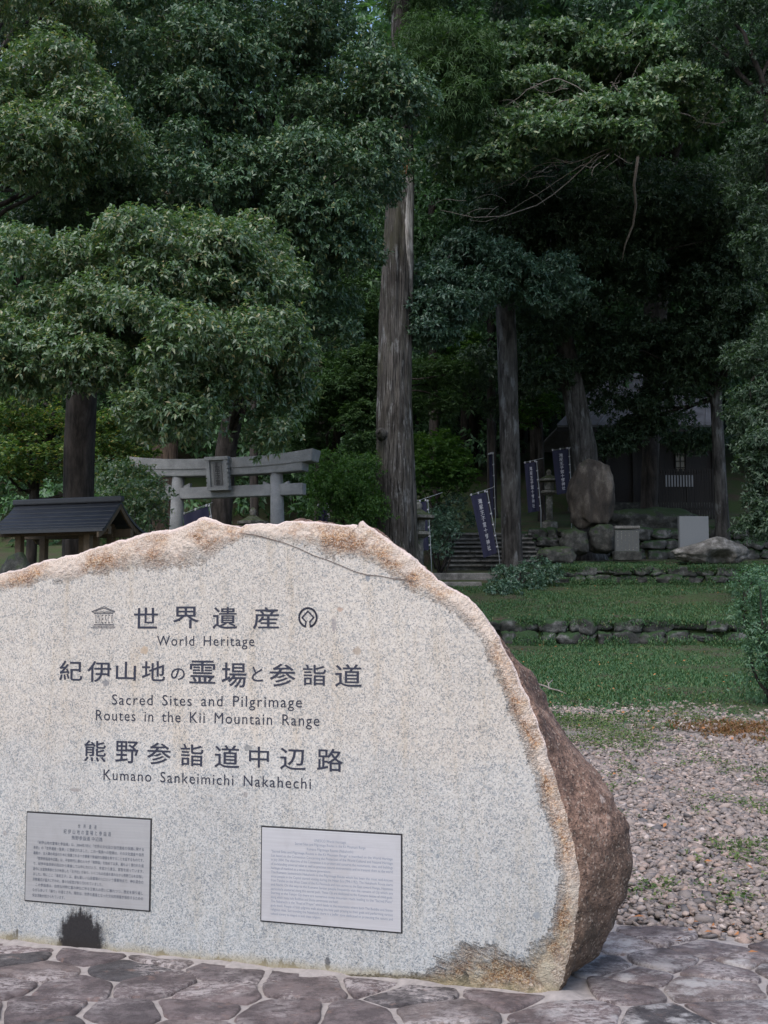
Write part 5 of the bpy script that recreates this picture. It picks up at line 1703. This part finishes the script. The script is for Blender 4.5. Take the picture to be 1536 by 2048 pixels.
# T8: the oak whose fresh green limb hangs across the upper right
def oak():
    rng = np.random.default_rng(18)
    root = tree('oak_tree', 'oak with a bright fresh green bough and bare pale twigs across the upper right', 'tree',
         [(1298, None, 34, 40), (1303, 850, 34, 40), (1308, 700, 42, 40), (1314, 560, 52, 39.5), (1316, 450, 46, 38.5), (1340, 300, 40, 36), (1400, 170, 32, 33), (1290, 90, 24, 31.5)],
         [(1120, 115, 190, 50, 30.2, 1.1, 60), (1000, 165, 80, 65, 30.0, .9, 26), (1300, 115, 120, 45, 30.6, 1.0, 30), (1170, 255, 150, 42, 29.2, .8, 44), (960, 250, 60, 70, 29.8, .7, 18), (1390, 190, 90, 60, 30.6, .9, 20),
          (1000, 305, 80, 45, 29.4, .6, 16), (1260, 265, 90, 40, 29.2, .7, 20), (920, 310, 50, 60, 30.0, .6, 10), (1350, 240, 70, 45, 29.6, .7, 12), (1080, 200, 120, 40, 29.2, .8, 18), (1240, 240, 110, 35, 27.6, .5, 14), (1060, 270, 100, 35, 27.6, .5, 12), (1320, 180, 90, 35, 28.0, .5, 9), (980, 340, 60, 40, 28.2, .5, 8)],
         MAT['leafC'], MAT['darkbark'], 18, .24, .46, 50, 8, .15, .066, .04, limbs=22, limb_r=.04, flat=.5, under=.45, hmin=.8, upn=.1)
    tw = MB()
    a0 = at(1330, 250, 31)
    ends = [(1000, 330, 28.2), (1020, 372, 28.0), (1180, 338, 27.6), (1240, 300, 27.8), (880, 420, 28.6), (1130, 200, 28.2), (1060, 172, 28.4), (1220, 165, 28.3), (1330, 185, 28.2), (1450, 255, 28.4),
            (1290, 150, 28.5), (940, 440, 28.6), (990, 225, 28.2), (1150, 250, 27.9), (1380, 130, 28.8)]
    hubs = [at(1290, 270, 28.1), at(1240, 185, 28.4), at(1330, 215, 28.4)]
    for h in hubs: limb(tw, a0, h, .05, .03, rng, 8, .05)
    for (x, y, Y) in ends:
        e = at(x, y, Y)
        h = min(hubs, key=lambda q: np.linalg.norm(q - e))
        s = h + (e - h) * rng.uniform(.0, .25)
        limb(tw, s, e, rng.uniform(.009, .018), .004, rng, 5, rng.uniform(-.2, .16), 11)
        for _ in range(5):
            q = s + (e - s) * rng.uniform(.4, .9)
            limb(tw, q, q + rng.normal(size=3) * np.array([.38, .25, .2]) + (e - s) * .14, .008, .003, rng, 4, .05, 5)
    for pl, r in (([(1280, 285), (1268, 370), (1272, 410), (1266, 450), (1250, 490), (1244, 520)], .045), ([(1335, 190), (1340, 205), (1350, 240), (1345, 275)], .045)):
        tw.tube([at(x, y, 31 + .3 * k) for k, (x, y) in enumerate(pl)], [r * (1 - .12 * k) for k in range(len(pl))], 7)
    tw.build('bare_twigs', MAT['twig'], root, True)
oak()
tree('broadleaf_tree', 'slim grey trunk right of the shrine fence under heavy dark foliage', 'tree',
     [(1448, None, 30, 36.5), (1440, 950, 25, 36.5), (1432, 800, 23, 36.5), (1425, 640, 22, 36.5), (1420, 400, 22, 36.5)],
     [(1420, 560, 140, 90, 35, 1.6, 26), (1490, 420, 120, 100, 34, 1.8, 24), (1350, 420, 140, 90, 35, 1.8, 24), (1500, 640, 60, 80, 34, 1.2, 14), (1440, 680, 80, 50, 35, 1.4, 12), (1300, 700, 130, 45, 36, 1.4, 24), (1390, 760, 60, 40, 36.5, 1.2, 9), (1260, 795, 90, 22, 37, .9, 7), (1180, 750, 50, 35, 37, 1, 8), (1330, 850, 60, 16, 38, .6, 6), (1220, 880, 50, 20, 38, .6, 5), (1390, 880, 60, 12, 38, .6, 5)],
     MAT['leafE'], MAT['greybark'], 19, .4, .75, 32, 7, .15, .055, .10, limbs=28, flat=.5)
tree('broadleaf_tree', 'tree at the right edge with dull green boughs drooping low over the terrace', 'tree',
     [(1570, None, 46, 27), (1565, 800, 40, 27), (1555, 500, 36, 27), (1540, 200, 28, 27)],
     [(1535, 830, 50, 60, 26, .9, 17), (1530, 930, 40, 60, 25.6, .8, 14), (1545, 1030, 40, 50, 25.4, .7, 10), (1545, 700, 60, 70, 26.4, 1, 14), (1560, 380, 90, 160, 26.6, 1.4, 30), (1500, 60, 110, 90, 27, 1.6, 20), (1440, 20, 90, 70, 27.5, 1.4, 14), (1620, 200, 120, 200, 27, 2, 24)],
     MAT['leafE'], MAT['darkbark'], 20, .28, .55, 46, 7, .11, .042, .12, limbs=40, flat=.55)
# slim trunks standing back in the wood
for px, w, Y, topx, lab in ((870, 22, 41, 866, 'thin dark trunk in the gap just right of the great cedar'), (985, 20, 43, 982, 'thin pale trunk between the stair flags, left of the slender grey trunk'),
                            (1238, 24, 52, 1225, 'thin straight trunk showing above the shrine roof'), (640, 24, 42, 640, 'thin trunk in shade left of the great cedar'), (510, 18, 40, 505, 'thin black trunk seen between the torii pillars'),
                            (1075, 26, 48, 1070, 'dim trunk behind the hanging navy flags'), (930, 18, 50, 930, 'faint far trunk above the head of the stairs')):
    tree('young_tree', lab, 'tree', [(px, None, w, Y), (topx, 700, w * .85, Y), (topx - 2, 400, w * .7, Y)],
         [(topx, 420, 120, 110, Y, 1.8, 14), (topx + 20, 640, 80, 60, Y, 1.4, 7)], MAT['leafF'], MAT['darkbark'], 30 + px, .6, 1.0, 16, 7, .2, .075, .1, limbs=8, n=10,
         group='slim trees in the shaded wood')
# bright understorey
tree('maple_tree', 'sunlit yellow green maple glowing behind the dark trunk at far left', 'tree',
     [(60, None, 22, 30), (70, 950, 20, 30), (110, 840, 14, 30)],
     [(60, 830, 110, 50, 29.5, 1.2, 20), (220, 880, 70, 50, 30, 1, 14), (90, 920, 100, 45, 29, 1, 14), (240, 940, 40, 40, 30, .8, 7)], MAT['leafY'], MAT['darkbark'], 41, .3, .6, 34, 7, .10, .06, .05, limbs=14, layer=True, flat=.35, n=8)
tree('maple_tree', 'airy green maple in layered sprays left of the great cedar', 'tree',
     [(660, None, 20, 36), (670, 900, 18, 36), (690, 740, 14, 35.5)],
     [(690, 620, 70, 60, 35, 1.2, 16), (720, 760, 60, 90, 34.5, 1.2, 20), (640, 800, 60, 70, 35, 1.2, 14), (600, 880, 70, 40, 36, 1.2, 10), (870, 780, 70, 60, 37, 1.2, 12), (730, 860, 40, 60, 34, .9, 8)], MAT['needle'], MAT['darkbark'], 42, .4, .8, 36, 8, .12, .045, .12, limbs=14, layer=True, flat=.4, n=8)
tree('maple_tree', 'fresh green young maple lit between the slender grey trunk and the leaning pale trunk', 'tree',
     [(1085, None, 14, 41), (1082, 900, 13, 41), (1075, 740, 10, 41)],
     [(1070, 740, 45, 50, 40.5, 1.2, 12), (1090, 650, 60, 40, 40.5, 1.2, 10), (1060, 820, 40, 40, 40.5, 1.0, 8), (940, 720, 50, 40, 41, 1.2, 8)], MAT['leafM'], MAT['darkbark'], 49, .35, .7, 30, 7, .14, .08, .05, limbs=10, layer=True, flat=.4, n=8)
shrub('maple_bush', 'fresh green maple bush just right of the great cedar above the stairs', 'bush',
      [(870, 920, 55, 30, 34.5, .8, 14), (900, 955, 40, 25, 34.3, .7, 9), (845, 960, 30, 30, 34, .5, 6), (860, 890, 40, 20, 35, .6, 6)], MAT['leafM'], 43, (xg(880, 35), 35), .25, .45, 50, 7, .10, .06, layer=True)
shrub('round_bush', 'rounded mid green bush between the torii and the great cedar', 'bush',
      [(690, 960, 60, 60, 29.5, .9, 26), (650, 1000, 40, 40, 29.3, .7, 10), (710, 1030, 50, 40, 29.2, .7, 12)], MAT['leafM'], 44, (xg(690, 29.5), 29.5), .25, .42, 56, 7, .075, .034)
shrub('leafy_bush', 'bush at the right edge with pale blue green leaves beside the terrace walls', 'bush',
      [(1530, 1180, 45, 50, 14.5, .4, 14), (1535, 1270, 45, 50, 14.3, .4, 12), (1545, 1360, 45, 45, 14.2, .4, 10), (1520, 1235, 30, 40, 14.4, .3, 7)], MAT['leafG'], 45, (xg(1560, 14.4), 14.4), .10, .20, 120, 7, .05, .02, stems=14)
shrub('glossy_bush', 'low dark glossy bush behind the torii on the left of its pillar', 'bush',
      [(280, 1010, 50, 40, 24, .6, 14), (250, 960, 60, 30, 25, .7, 10)], MAT['leafA'], 46, (xg(275, 24.5), 24.5), .2, .4, 50, 7, .09, .04)
shrub('terrace_bush', 'dark scrubby bush beside the stone step slabs at the end of the lower terrace', 'bush',
      [(1035, 1160, 55, 22, 29.8, .5, 16), (1000, 1185, 40, 16, 28.5, .4, 8), (1075, 1145, 40, 16, 30.3, .4, 8)], MAT['leafD'], 47, (xg(1030, 29.8), 29.8), .12, .25, 80, 7, .07, .035)
shrub('stair_bush', 'dark bush growing on the bank left of the stone stairs', 'bush',
      [(880, 1060, 30, 50, 33.4, .5, 16), (905, 1030, 35, 35, 34.6, .5, 10)], MAT['leafD'], 48, (xg(885, 33.6), 33.6), .18, .32, 60, 7, .08, .035)

# the wood behind reads as one mass
def forest():
    rng = np.random.default_rng(77)
    C, Q = [], []
    for _ in range(900):
        Y = rng.uniform(47, 62)
        px = rng.uniform(-420, 1950)
        x = xg(px, Y)
        z0 = zg(x, Y)
        z = z0 + rng.uniform(.3, 31) * rng.uniform(.5, 1)
        if z < z0 + 3 and 1050 < px < 1500 and Y < 53: continue
        C.append((x, Y, z)); Q.append(rng.uniform(.9, 2.0))
    # the canopy roof above the shrine and to both sides
    for _ in range(210):
        Y = rng.uniform(33, 52)
        px = rng.uniform(760, 2000)
        C.append((xg(px, Y), Y, rng.uniform(17.5, 24))); Q.append(rng.uniform(1.0, 2.0))
    C, Q = np.array(C), np.array(Q)
    V, F = spray_crown(rng, C, Q, 3.6, 8, .34, .13, .12, flat=.6, twig=.3)
    o = link('distant_wood', fast_mesh('distant_wood', V, F), MAT['leafF'])
    put(o, kind='stuff')
    o['label'] = 'dense dark green wood closing off the view behind the shrine grove'
    mb = MB()
    for _ in range(70):
        Y = rng.uniform(49, 60); px = rng.uniform(-300, 1850); x = xg(px, Y); z = zg(x, Y)
        if 1050 < px < 1500 and Y < 54: continue
        w = rng.uniform(.14, .32)
        mb.tube([(x, Y, z - .5), (x + rng.normal(0, .2), Y, z + 8), (x + rng.normal(0, .5), Y, z + 20)], [w, w * .8, w * .4], 8)
    o = mb.build('distant_trunks', MAT['darkbark'], None, True)
    put(o, kind='stuff'); o['label'] = 'dim trunks standing inside the dark wood behind the grove'
forest()
